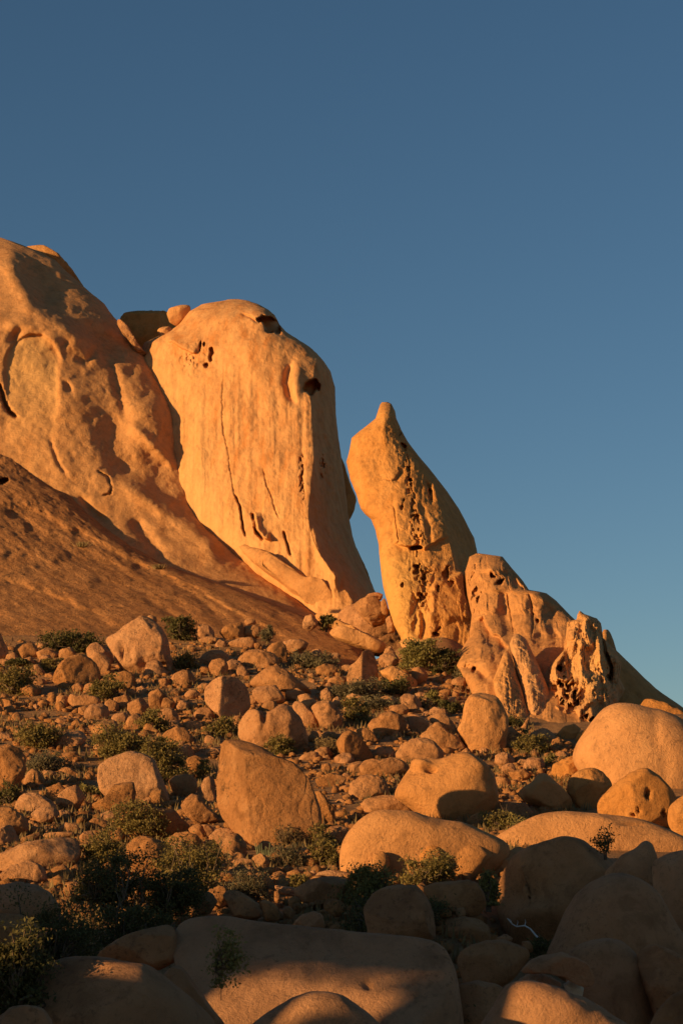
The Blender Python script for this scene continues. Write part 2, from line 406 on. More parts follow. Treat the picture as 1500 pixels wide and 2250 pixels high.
# ---- speckled slab in front of it
def rel_slab(x, y):
    r = 0.0095*(x - 100) - 0.002*(y - 1200)
    for pl, w, A in [([(20, 1090), (130, 1150), (240, 1200), (350, 1260)], 12, 0.55), ([(0, 1100), (120, 1180), (240, 1230), (360, 1310), (460, 1370)], 14, 0.5),
                     ([(-20, 1260), (100, 1300), (260, 1370), (380, 1420)], 10, 0.5), ([(200, 1250), (330, 1310), (450, 1400)], 9, 0.4),
                     ([(300, 1230), (420, 1300), (520, 1370)], 9, 0.45), ([(330, 1250), (430, 1290), (560, 1370), (650, 1410)], 8, 0.5)]:
        r = r + f_step(x, y, pl, w*0.8, A, 40)
    r = r + f_hole(x, y, 4, 1058, 15, 8, 1.5, -0.2)
    r = r + 0.12*fbm(np.stack([(x*0.85 + y*0.53)/80, (y*0.85 - x*0.53)/18, 0*x], -1), 4, 12)
    r = r + 0.05*fbm(np.stack([x/6, y/4, 0*x], -1), 3, 13)
    return r
slab = loft('rock_slab', [(916, -260), (1500, -320)],
     [(916, -30), (929, 10), (974, 36), (1022, 70), (1062, 108), (1086, 156), (1129, 194), (1171, 247), (1203, 295), (1235, 352), (1258, 412), (1290, 500), (1330, 610), (1370, 700), (1410, 780), (1500, 860)],
     [(922, 154.5), (1000, 150.5), (1100, 145.5), (1250, 138.3), (1400, 128), (1500, 117)], 4.5, 8, rel_slab, 230, 300, 30, 0.5, 30, M_SLAB, (0.12, 2.5), 1.2, 2, 0.3, 0.10)
tag(slab, 'steep dark speckled granite slab sloping down from the left edge behind the boulder field', 'rock slab')

# ---- central cliff
def rel_cliff(x, y):
    ex = np.interp(y, [657, 730, 787, 827, 873, 940, 1007, 1073, 1140, 1190, 1223, 1257, 1320], [640, 670, 698, 690, 683, 687, 690, 683, 678, 690, 707, 730, 775])
    d = x - ex
    r = np.where(d < 0, -d*0.0125, d*0.055 + 0*x)
    r = np.where(np.abs(d) < 10, r*0.0 + (0.0125*np.sqrt(d*d + 30)*(d < 0) + 0.055*np.sqrt(d*d + 12)*(d >= 0)), r)
    r = r - 0.9*np.exp(-((x - 560)/90)**2 - ((y - 760)/110)**2)
    r = r + f_hole(x, y, 594, 712, 30, 16, 3.2, 0.5, 0.35)
    r = r + f_blob(x, y, 570, 690, 34, 16, -0.8, 0.35)
    r = r + f_ridge(x, y, [(530, 690), (550, 697), (565, 708)], 2.5, 0.4)
    r = r + f_hole(x, y, 684, 850, 17, 20, 2.2, 0.3, 0.25)
    r = r + f_ridge(x, y, [(638, 800), (630, 840), (636, 870), (650, 890)], 8, 0.7)
    r = r + f_blob(x, y, 652, 835, 16, 34, -0.6)
    for cx, cy, sx, sy in [(465, 777, 5, 15), (453, 802, 6, 6), (440, 762, 2.5, 12), (449, 755, 2.5, 7)]:
        r = r + f_hole(x, y, cx, cy, sx, sy, 0.8, 0.15, 0.5)
    r = r + f_step(x, y, [(435, 775), (405, 765), (378, 748), (360, 748)], 3, -0.5, 18)
    r = r + f_crack(x, y, [(495, 800), (487, 920), (503, 1007), (513, 1083), (530, 1123), (540, 1180)], 1.8, 0.22)
    r = r + f_crack(x, y, [(516, 1085), (530, 1123), (541, 1180)], 3, 0.7)
    r = r + f_crack(x, y, [(573, 1027), (597, 1090), (613, 1140)], 1.8, 0.25)
    r = r + f_step(x, y, [(600, 1190), (575, 1185), (563, 1165), (558, 1125)], 3, -0.9, 14)
    r = r + f_crack(x, y, [(558, 1125), (565, 1168), (582, 1188)], 5, 1.2)
    r = r + f_crack(x, y, [(625, 1165), (632, 1190), (641, 1225)], 3.5, 0.8)
    r = r + f_ridge(x, y, [(690, 1150), (705, 1220), (725, 1255)], 9, -0.5)
    r = r + f_blob(x, y, 735, 1262, 14, 22, -0.9)
    r = r + f_blob(x, y, 748, 1278, 6, 18, 0.6)
    r = r + f_tafoni(x, y, np.exp(-((x - 662 - 0.02*(y - 1000))/4.0)**2)*sstep(990, 1010, y)*sstep(1130, 1110, y), 0.6, 4, 8, 31, 0.0)
    r = r + f_tafoni(x, y, f_blob(x, y, 709, 1028, 7, 24, 1.0), 0.6, 4, 8, 32, 0.05)
    r = r + f_tafoni(x, y, f_blob(x, y, 425, 790, 40, 30, 0.7), 0.25, 9, 10, 33, 0.1)
    st = fbm(np.stack([x/13, y/240, 0*x], -1), 4, 21)
    r = r + 0.09*st*sstep(760, 900, y)
    r = r + 0.12*fbm(np.stack([x/40, y/50, 0*x], -1), 4, 22)
    r = r + 0.18*sstep(0, 30, d)*fbm(np.stack([x/8, y/14, 0*x], -1), 4, 23)
    return r
def dome_rim(py):
    py = np.asarray(py, float); xr = np.interp(py, *np.array(DOME_R).T)
    return np.interp(py, *np.array(DOME_D).T) + rel_dome(xr, py)
_rp = np.array([770., 830, 890, 950, 1010, 1070, 1130]); _rd = dome_rim(_rp); _fit = np.polyfit(_rp, _rd, 1)
_cd = lambda y: float(np.polyval(_fit, y)) - 3.2
cliff = loft('rock_cliff',
     [(657, 505), (661, 492), (668, 445), (684, 418), (700, 405), (713, 394), (729, 370), (753, 318), (799, 300), (847, 308), (895, 322), (959, 338), (1007, 356), (1055, 372), (1103, 392), (1135, 405), (1190, 455), (1250, 530), (1330, 630), (1380, 670)],
     [(657, 525), (660, 545), (668, 566), (680, 588), (692, 603), (712, 613), (728, 626), (745, 652), (761, 677), (776, 695), (791, 709), (815, 725), (852, 736), (911, 737), (969, 744), (1001, 749), (1065, 757), (1129, 764), (1177, 774), (1220, 788), (1257, 803), (1306, 826), (1380, 850)],
     [(657, _cd(760) + 3.5), (760, _cd(760)), (1000, _cd(1000)), (1250, _cd(1230)), (1380, _cd(1230) - 3)], 6.0, 6.5, rel_cliff, 430, 330, 40, 0.42, 55, M_STREAK, (0.16, 3.0), 1.2, 3, 0.0, 0.05,
     tint=lambda x, y: 0.35*sstep(1000, 1200, y) + 0.5*sstep(470, 380, x - 0.25*(y - 800))*sstep(760, 850, y))
tag(cliff, 'tall sheer orange cliff with vertical streaks, small caves and an overhanging brow at its top', 'rock face')

# ---- leaning spire
BIGP = [(878, 953, 3, 9), (884, 979, 6, 6), (899, 1028, 3, 11), (903, 1055, 7, 3), (884, 1108, 3, 11), (944, 1082, 3, 14), (917, 1134, 4, 7), (913, 1251, 8, 8), (930, 1283, 4, 15), (924, 1312, 7, 10), (981, 1258, 8, 15), (990, 1282, 6, 5), (962, 1297, 3, 7), (885, 1283, 4, 9), (958, 1393, 6, 4)]
def rel_spire(x, y):
    ex = np.interp(y, [885, 945, 994, 1044, 1082, 1119, 1156, 1194, 1243, 1293, 1420], [846, 842, 846, 857, 862, 862, 869, 873, 876, 882, 890])
    tx = np.interp(y, [885, 946, 985, 1024, 1064, 1106, 1156, 1206, 1253, 1270, 1420], [866, 880, 905, 930, 951, 963, 981, 990, 1000, 1040, 1080])
    d = x - ex; e = x - tx
    r = np.where(d < 0, -d*0.010, d*0.0055) + 0.010*(np.sqrt(d*d + 9) - np.abs(d))
    r = r + np.where(e > 0, e*0.085*sstep(1265, 1240, y) + e*0.012*sstep(1240, 1265, y), 0)
    up = sstep(4, -3, y - np.interp(x, [860, 873, 905, 925, 932, 960, 1000], [1192, 1194, 1203, 1198, 1206, 1190, 1170]) + 4*vnoise(np.stack([x/12, y/12, 0*x], -1), 71))
    r = r - 0.55*up*sstep(862, 874, x)*sstep(1010, 930, x)*sstep(1050, 1150, y)
    r = r + f_hole(x, y, 914, 1203, 14, 6, 1.3, -0.1)
    for cx, cy, sx, sy in BIGP: r = r + f_hole(x, y, cx, cy, sx, sy, 0.35 + 0.05*sx, 0.1, 0.8)
    col = np.interp(y, [940, 1090, 1190, 1230, 1260, 1330], [884, 902, 919, 915, 930, 922])
    wd = np.interp(y, [940, 1020, 1100, 1185, 1200, 1235, 1250, 1330, 1345], [3, 6, 9, 12, 2, 2, 18, 14, 2])
    r = r + f_tafoni(x, y, np.exp(-((x - col)/wd)**2)*sstep(940, 955, y)*sstep(1350, 1325, y), 0.38, 5, 7, 34, 0.02)
    r = r + f_ridge(x, y, [(938, 1060), (946, 1085), (948, 1105)], 4, 0.5) + f_ridge(x, y, [(925, 1110), (940, 1150), (945, 1200)], 7, 0.25)
    blk = sstep(-4, 3, y - np.interp(x, [930, 945, 957, 989, 1021, 1040], [1330, 1290, 1275, 1270, 1258, 1258]) + 4*vnoise(np.stack([x/10, y/10, 0*x], -1), 72))
    r = r - 0.9*blk*sstep(938, 950, x + 5*vnoise(np.stack([x/9, y/9, 0*x], -1), 73))*(0.35 + 0.65*sstep(1372, 1350, y))
    r = r + f_step(x, y, [(876, 1064), (862, 1060), (868, 1050), (876, 1035), (874, 1020)], 2, 0.25, 14)
    r = r + f_crack(x, y, [(866, 1110), (870, 1150), (873, 1190)], 1.6, 0.3)
    r = r + f_crack(x, y, [(1019, 1258), (1024, 1306), (1036, 1352)], 4, 1.6)
    r = r + f_ridge(x, y, [(905, 1360), (915, 1320), (912, 1400)], 8, 0.4)
    r = r + f_ridge(x, y, [(926, 1340), (932, 1380), (925, 1410)], 6, 0.5)
    r = r + f_crack(x, y, [(952, 1400), (960, 1385), (970, 1375)], 3, 0.5)
    r = r + f_frac(x, y, 55, 110, 0.08, 124)*sstep(850, 880, x) + 0.10*fbm(np.stack([x/26, y/55, 0*x], -1), 3, 24) + 0.03*fbm(np.stack([x/7, y/9, 0*x], -1), 3, 25)
    return r
spire = loft('rock_spire',
     [(884, 838), (888, 835), (895, 833), (919, 825), (930, 812), (946, 791), (962, 772), (989, 767), (1015, 761), (1053, 769), (1085, 783), (1117, 793), (1130, 803), (1141, 815), (1165, 825), (1197, 831), (1234, 834), (1287, 841), (1330, 852), (1373, 865), (1399, 880), (1440, 890)],
     [(884, 852), (888, 860), (903, 867), (919, 870), (946, 881), (970, 895), (1002, 919), (1026, 940), (1053, 961), (1082, 983), (1117, 1007), (1151, 1025), (1183, 1041), (1215, 1048), (1245, 1040), (1262, 1030), (1300, 1036), (1350, 1048), (1400, 1060), (1440, 1070)],
     [(884, 137.5), (1000, 136), (1200, 131), (1300, 128), (1440, 124)], 3.6, 4.0, rel_spire, 400, 270, 40, 0.40, 40, M_SPIRE, (0.10, 2.2), 1.0, 4, 0.25, 0.05,
     tint=lambda x, y: sstep(1150, 1260, y)*sstep(960, 900, x + 6*vnoise(np.stack([x/20, y/20, 0*x], -1), 5)))
tag(spire, 'leaning horn-topped granite spire standing alone against the sky, pitted with small holes', 'rock spire')

# ---- lobed ridge right of the spire
def rel_ridge(x, y):
    r = 0.008*(1150 - x)
    r = r + f_ridge(x, y, [(1105, 1290), (1110, 1350), (1125, 1400)], 14, 0.9)
    r = r + f_ridge(x, y, [(1160, 1310), (1175, 1370), (1200, 1420)], 12, 0.4)
    r = r + f_ridge(x, y, [(1205, 1330), (1215, 1390), (1225, 1430)], 14, 0.6)
    r = r + f_hole(x, y, 1080, 1261, 9, 7, 0.9, 0.2, 0.7); r = r + f_hole(x, y, 1098, 1278, 12, 5, 0.9, -0.3, 0.7) + f_blob(x, y, 1078, 1250, 16, 6, -0.35)
    r = r + f_hole(x, y, 1180, 1364, 5, 7, 0.7)
    r = r + f_tafoni(x, y, f_blob(x, y, 1046, 1295, 14, 48, 0.9), 0.6, 6, 14, 36, 0.08)
    r = r + f_step(x, y, [(1060, 1350), (1068, 1372), (1085, 1388), (1105, 1418), (1112, 1432)], 2.5, 1.1, 26)
    r = r + f_ridge(x, y, [(1160, 1297), (1195, 1310), (1225, 1340)], 10, -0.3)
    r = r + f_step(x, y, [(1230, 1400), (1195, 1412), (1180, 1425)], 3, 0.4, 20)
    r = r + 0.9*sstep(1400, 1500, y) * sstep(1140, 1040, x) * -1.0
    r = r + f_blob(x, y, 1060, 1440, 40, 40, -0.9) + f_ridge(x, y, [(1010, 1465), (1045, 1470), (1075, 1495)], 8, 0.8)
    r = r + f_hole(x, y, 1040, 1472, 5, 8, 0.8, 0.4)
    r = r + f_crack(x, y, [(1115, 1300), (1122, 1350), (1128, 1400)], 2.0, 0.35) + f_crack(x, y, [(1162, 1300), (1172, 1350), (1170, 1400)], 1.8, 0.3)
    r = r + f_step(x, y, [(1118, 1246), (1140, 1280), (1160, 1300)], 4, 0.5, 20) + f_step(x, y, [(1040, 1420), (1075, 1410), (1100, 1430)], 3, -0.4, 25)
    r = r + 0.16*fbm(np.stack([x/24, y/50, 0*x], -1), 5, 26) + f_frac(x, y, 45, 75, 0.15, 126)
    return r
ridge = loft('rock_ridge',
     [(1216, 1045), (1223, 1031), (1255, 1022), (1309, 1026), (1351, 1036), (1400, 1030), (1430, 1012), (1463, 1002), (1511, 1030), (1600, 1060)],
     [(1216, 1052), (1223, 1103), (1245, 1121), (1277, 1148), (1297, 1161), (1303, 1199), (1319, 1220), (1346, 1246), (1365, 1266), (1420, 1290), (1600, 1320)],
     [(1216, 122), (1350, 117), (1500, 106), (1600, 99)], 4.2, 5.0, rel_ridge, 220, 230, 30, 0.5, 40, M_SMOOTH, (0.22, 2.2), 1.0, 5, 0.3, 0.06)
tag(ridge, 'rounded orange rock ridge with two eye-like hollows, stepping down right of the spire', 'rock ridge')

# ---- hollowed, weathered crag
HOL = [(1199, 1463, 9, 26), (1244, 1484, 15, 8), (1226, 1468, 5, 9), (1265, 1493, 6, 6), (1228, 1428, 5, 9), (1216, 1508, 5, 6), (1234, 1506, 6, 5), (1253, 1512, 5, 6), (1245, 1530, 4, 6), (1247, 1498, 9, 4), (1262, 1528, 4, 12),
       (1285, 1515, 7, 17), (1222, 1540, 4, 8), (1236, 1545, 3, 14), (1253, 1568, 5, 8), (1292, 1558, 6, 8), (1288, 1572, 5, 7), (1312, 1560, 6, 9), (1336, 1490, 4, 9), (1336, 1541, 4, 4), (1268, 1543, 3, 5), (1224, 1578, 4, 10), (1262, 1580, 4, 8), (1344, 1510, 3, 8), (1300, 1580, 5, 5)]
def rel_crag(x, y):
    r = 0.010*(1290 - x)*(x < 1290) + 0.03*(x - 1318)*(x > 1318)
    for cx, cy, sx, sy in HOL[::2]: r = r + f_hole(x, y, cx, cy, sx, sy, 0.7 + 0.04*sy, 0.1, 0.75)
    r = r + f_tafoni(x, y, f_blob(x, y, 1240, 1530, 38, 50, 1.0, 0, 4), 0.9, 10, 14, 35, 0.08)
    r = r + f_ridge(x, y, [(1255, 1380), (1258, 1420), (1250, 1450)], 6, -0.4) + f_ridge(x, y, [(1310, 1400), (1318, 1450), (1325, 1490)], 5, -0.5) + f_ridge(x, y, [(1350, 1440), (1352, 1480), (1362, 1515)], 5, -0.4)
    r = r + f_blob(x, y, 1245, 1470, 22, 30, 0.9, 0.2)
    r = r + f_ridge(x, y, [(1240, 1435), (1225, 1450), (1216, 1470), (1224, 1490), (1250, 1497), (1275, 1495)], 5, -0.7)
    r = r + f_ridge(x, y, [(1275, 1400), (1272, 1440), (1278, 1480), (1290, 1500)], 9, -0.7)
    r = r + f_ridge(x, y, [(1298, 1420), (1296, 1450), (1288, 1480)], 12, 0.6)
    r = r + f_crack(x, y, [(1318, 1385), (1328, 1430), (1340, 1468), (1342, 1500)], 5, 1.6)
    r = r + f_step(x, y, [(1290, 1492), (1305, 1485), (1320, 1482), (1338, 1500)], 2, -0.4, 25)
    r = r + f_ridge(x, y, [(1270, 1590), (1275, 1560), (1290, 1543), (1310, 1540)], 5, -0.6)
    r = r + f_ridge(x, y, [(1287, 1360), (1300, 1390), (1310, 1430)], 6, 0.4)
    r = r + 0.30*fbm(np.stack([x/11, y/26, 0*x], -1), 4, 27) + f_frac(x, y, 22, 40, 0.2, 127)
    return r
crag = loft('weathered_crag',
     [(1343, 1270), (1350, 1268), (1362, 1266), (1366, 1246), (1372, 1245), (1400, 1242), (1429, 1238), (1458, 1211), (1480, 1203), (1506, 1202), (1570, 1208), (1600, 1230), (1640, 1240)],
     [(1343, 1274), (1350, 1283), (1356, 1300), (1359, 1310), (1370, 1319), (1402, 1323), (1425, 1346), (1442, 1357), (1455, 1364), (1470, 1362), (1490, 1359), (1514, 1371), (1535, 1360), (1560, 1350), (1640, 1340)],
     [(1343, 107), (1450, 103), (1640, 96)], 2.8, 3.2, rel_crag, 240, 220, 30, 0.5, 25, M_SPIRE, (0.12, 1.2), 1.6, 6, 0.4, 0.10,
     tint=lambda x, y: f_blob(x, y, 1300, 1460, 35, 80, 1.0) + f_blob(x, y, 1240, 1475, 30, 30, 0.5))
tag(crag, 'ragged weathered crag riddled with hollows and arches, a small horn on its top', 'rock crag')

def rel_flat(x, y): return 0.15*fbm(np.stack([x/14, y/50, 0*x], -1), 4, 28) + f_frac(x, y, 30, 90, 0.10, 128)
fa = loft('rock_flake', [(1393, 1131), (1400, 1124), (1415, 1119), (1470, 1132), (1530, 1150), (1600, 1164)], [(1393, 1138), (1400, 1150), (1408, 1157), (1440, 1172), (1480, 1190), (1511, 1203), (1560, 1212), (1600, 1218)],
     [(1393, 105), (1600, 97)], 1.6, 2.0, rel_flat, 150, 90, 24, 0.5, 14, M_SPIRE, (0.10, 1.0), 0.8, 7, 0.3, 0.08)
tag(fa, 'tall upright rock flake with a blunt tip, nearer the weathered crag', 'rock flake')
fb = loft('rock_flake', [(1430, 1110), (1440, 1104), (1470, 1092), (1495, 1082), (1540, 1090), (1610, 1106)], [(1430, 1114), (1440, 1122), (1480, 1134), (1520, 1148), (1575, 1161), (1610, 1166)],
     [(1430, 103.5), (1610, 96)], 1.5, 2.0, rel_flat, 140, 90, 24, 0.5, 14, M_SPIRE, (0.10, 1.0), 0.8, 8, 0.3, 0.08)
tag(fb, 'shorter pointed rock flake leaning against the left side of the taller flake', 'rock flake')

def rel_back(x, y): return 0.02*(x - 1350)
bk = loft('rock_slope', [(1384, 1325), (1400, 1318), (1500, 1300), (1640, 1290)], [(1384, 1334), (1392, 1340), (1407, 1346), (1429, 1352), (1455, 1380), (1490, 1415), (1512, 1440), (1527, 1460), (1555, 1500), (1600, 1570), (1640, 1620)],
     [(1384, 114), (1640, 108)], 2.5, 6, rel_back, 140, 120, 30, 0.7, 30, M_CLIFF, (0.25, 2.5), 0.9, 9, 0.3, 0.06)
tag(bk, 'smooth shaded rock slope falling to the right edge behind the weathered crag', 'rock slope')

# ------------------------------------------------------------------ boulders
import bmesh
ICO = {}
def ico(sub):
    if sub not in ICO:
        bm = bmesh.new(); bmesh.ops.create_icosphere(bm, subdivisions=sub, radius=1.0)
        V = np.array([v.co[:] for v in bm.verts]); F = np.array([[v.index for v in f.verts] for f in bm.faces]); bm.free()
        V /= np.linalg.norm(V, axis=1)[:, None]
        # turn the poles away from the axes
        c, s = math.cos(0.4), math.sin(0.4)
        V = V @ np.array([[c, -s, 0], [s, c, 0], [0, 0, 1]])
        ICO[sub] = (V, F)
    return ICO[sub]
MATS = {'b': M_BOULD, 's': M_SMOOTH, 'f': M_FORE, 'p': M_PALE, 'c': M_CLIFF, 'r': M_SPIRE, 'l': M_SLAB}
def radial(poly, c, n=256, sm=2.5):
    th = np.linspace(-math.pi, math.pi, n, endpoint=False)
    R = np.zeros(n); P = np.asarray(poly, float) - c; P[:, 1] *= -1; Q = np.roll(P, -1, 0)
    for i, a in enumerate(th):
        d = np.array([math.cos(a), math.sin(a)]); e = Q - P
        den = d[0]*e[:, 1] - d[1]*e[:, 0]; den = np.where(np.abs(den) < 1e-9, 1e-9, den)
        t = (P[:, 0]*e[:, 1] - P[:, 1]*e[:, 0])/den; u = (P[:, 0]*d[1] - P[:, 1]*d[0])/den
        ok = (t > 0) & (u >= -1e-6) & (u <= 1 + 1e-6)
        R[i] = t[ok].max() if ok.any() else 0
    k = np.arange(-12, 13); g = np.exp(-(k/sm)**2/2); g /= g.sum()
    R = sum(w*np.roll(R, j) for w, j in zip(g, k))
    return th, R
def rock_mesh(poly, D, T, sub, seed, namp, facets, e=0.82, sm=2.5, tilt=(0, 0), nfac=3, crack=0.0):
    rng = np.random.default_rng(seed)
    P = np.asarray(poly, float)
    x, y = P[:, 0], P[:, 1]; x2, y2 = np.roll(x, -1), np.roll(y, -1); cr = x*y2 - x2*y; A = cr.sum()/2
    c = np.array([((x + x2)*cr).sum(), ((y + y2)*cr).sum()])/(6*A)
    th, R = radial(P, c, 256, sm)
    V, F = ico(sub)
    rho = np.hypot(V[:, 0], V[:, 2]); a = np.arctan2(V[:, 2], V[:, 0])
    Rm = R.mean(); Ri = np.interp(a, np.append(th, math.pi), np.append(R, R[0]))
    k = sstep(0.15, 0.95, rho)
    Re = Rm + (Ri - Rm)*k
    rr = rho**e
    hw = (x.max() - x.min())/2; hh = (y.max() - y.min())/2
    q = np.stack([np.cos(a)*Re*rr/hw, np.sign(V[:, 1])*np.abs(V[:, 1])**e, np.sin(a)*Re*rr/hh], -1)
    fl = [(np.array(f[:3], float), f[3]) for f in facets]
    for j in range(nfac*3):
        n = rng.normal(size=3); n[1] = -abs(n[1]) - 0.2
        n = n/np.linalg.norm(n); side = math.hypot(n[0], n[2])
        fl.append((n, (0.62 + 0.25*rng.random())*(1 - side) + (0.80 + 0.16*rng.random())*side))
    for n, d in fl:
        n = n/np.linalg.norm(n); ex = q @ n - d; w = 0.014 if (nfac > 1 or len(facets)) else 0.04
        ex = w*np.logaddexp(0, ex/w)*0.92
        q = q - ex[:, None]*n
    off = rng.random(3)*100
    m = D/FPX; size = m*math.sqrt(hw*hh)
    S = np.array([hw*m, T, hh*m])
    L = q*S
    nn = q/np.maximum(np.linalg.norm(q, axis=1), 1e-6)[:, None]
    d = namp*size*fbm(L/(size*0.95) + off, 4, seed % 97) + namp*0.36*size*fbm(L/(size*0.25) + off, 5, seed % 89)
    if nfac > 1:
        rg2 = 1 - np.abs(fbm(L/(size*0.55) + off + 7, 4, seed % 83)); d = d - namp*0.55*size*np.clip((rg2 - 0.78)/0.22, 0, 1)**2
        crack = max(crack, 0.010 if seed % 3 else 0.022)
    if crack > 0:
        for j in range(2):
            cn = fbm(L/(size*0.9) + off + 31*j, 2, 7 + j)
            d = d - crack*size*np.exp(-(cn/0.03)**2)
    L = L + nn*d[:, None]
    Dv = D + L[:, 1] + tilt[0]*L[:, 0] - tilt[1]*L[:, 2]
    px = c[0] + L[:, 0]/m; py = c[1] - L[:, 2]/m
    return W(px, py, D) + np.stack([0*Dv, Dv - D, 0*Dv], -1), F, size
ROCKS = []
def rock(name, label, cat, poly, seed, D=None, T=None, sub=None, mat='b', namp=0.07, facets=(), nfac=3, e=0.82, sm=2.5, tilt=(0, 0), ext=0.10, crack=0.0, parent=None, group=None):
    P = np.array(poly, float); y0, y1 = P[:, 1].min(), P[:, 1].max(); w = np.ptp(P[:, 0]); h = y1 - y0
    base = y1
    if D is None:
        Df = Dg(base); Tm = (0.75 if T is None else T)*0.5*min(w, 1.4*h)*Df/FPX
        D = Df + 0.55*Tm
    else:
        Tm = (0.75 if T is None else T)*0.5*min(w, 1.4*h)*D/FPX
    label = ' '.join(label.split()[:16])
    low = np.clip((P[:, 1] - (y0 + 0.70*h))/(0.30*h), 0, 1)
    P[:, 1] += low*h*ext
    if sub is None: sub = 5 if w*h > 4500 else 4 if w*h > 700 else 3
    V, F, size = rock_mesh(P, D, Tm, sub, seed, namp, facets, e, sm, tilt, nfac, crack)
    org = np.array([V[:, 0].mean(), V[:, 1].mean(), V[:, 2].min()])
    o = obj(name, mesh_np(name, V - org, F), MATS[mat], None, org)
    tag(o, label, cat, group)
    ROCKS.append((P[:, 0].min(), y0, P[:, 0].max(), y1))
    return o

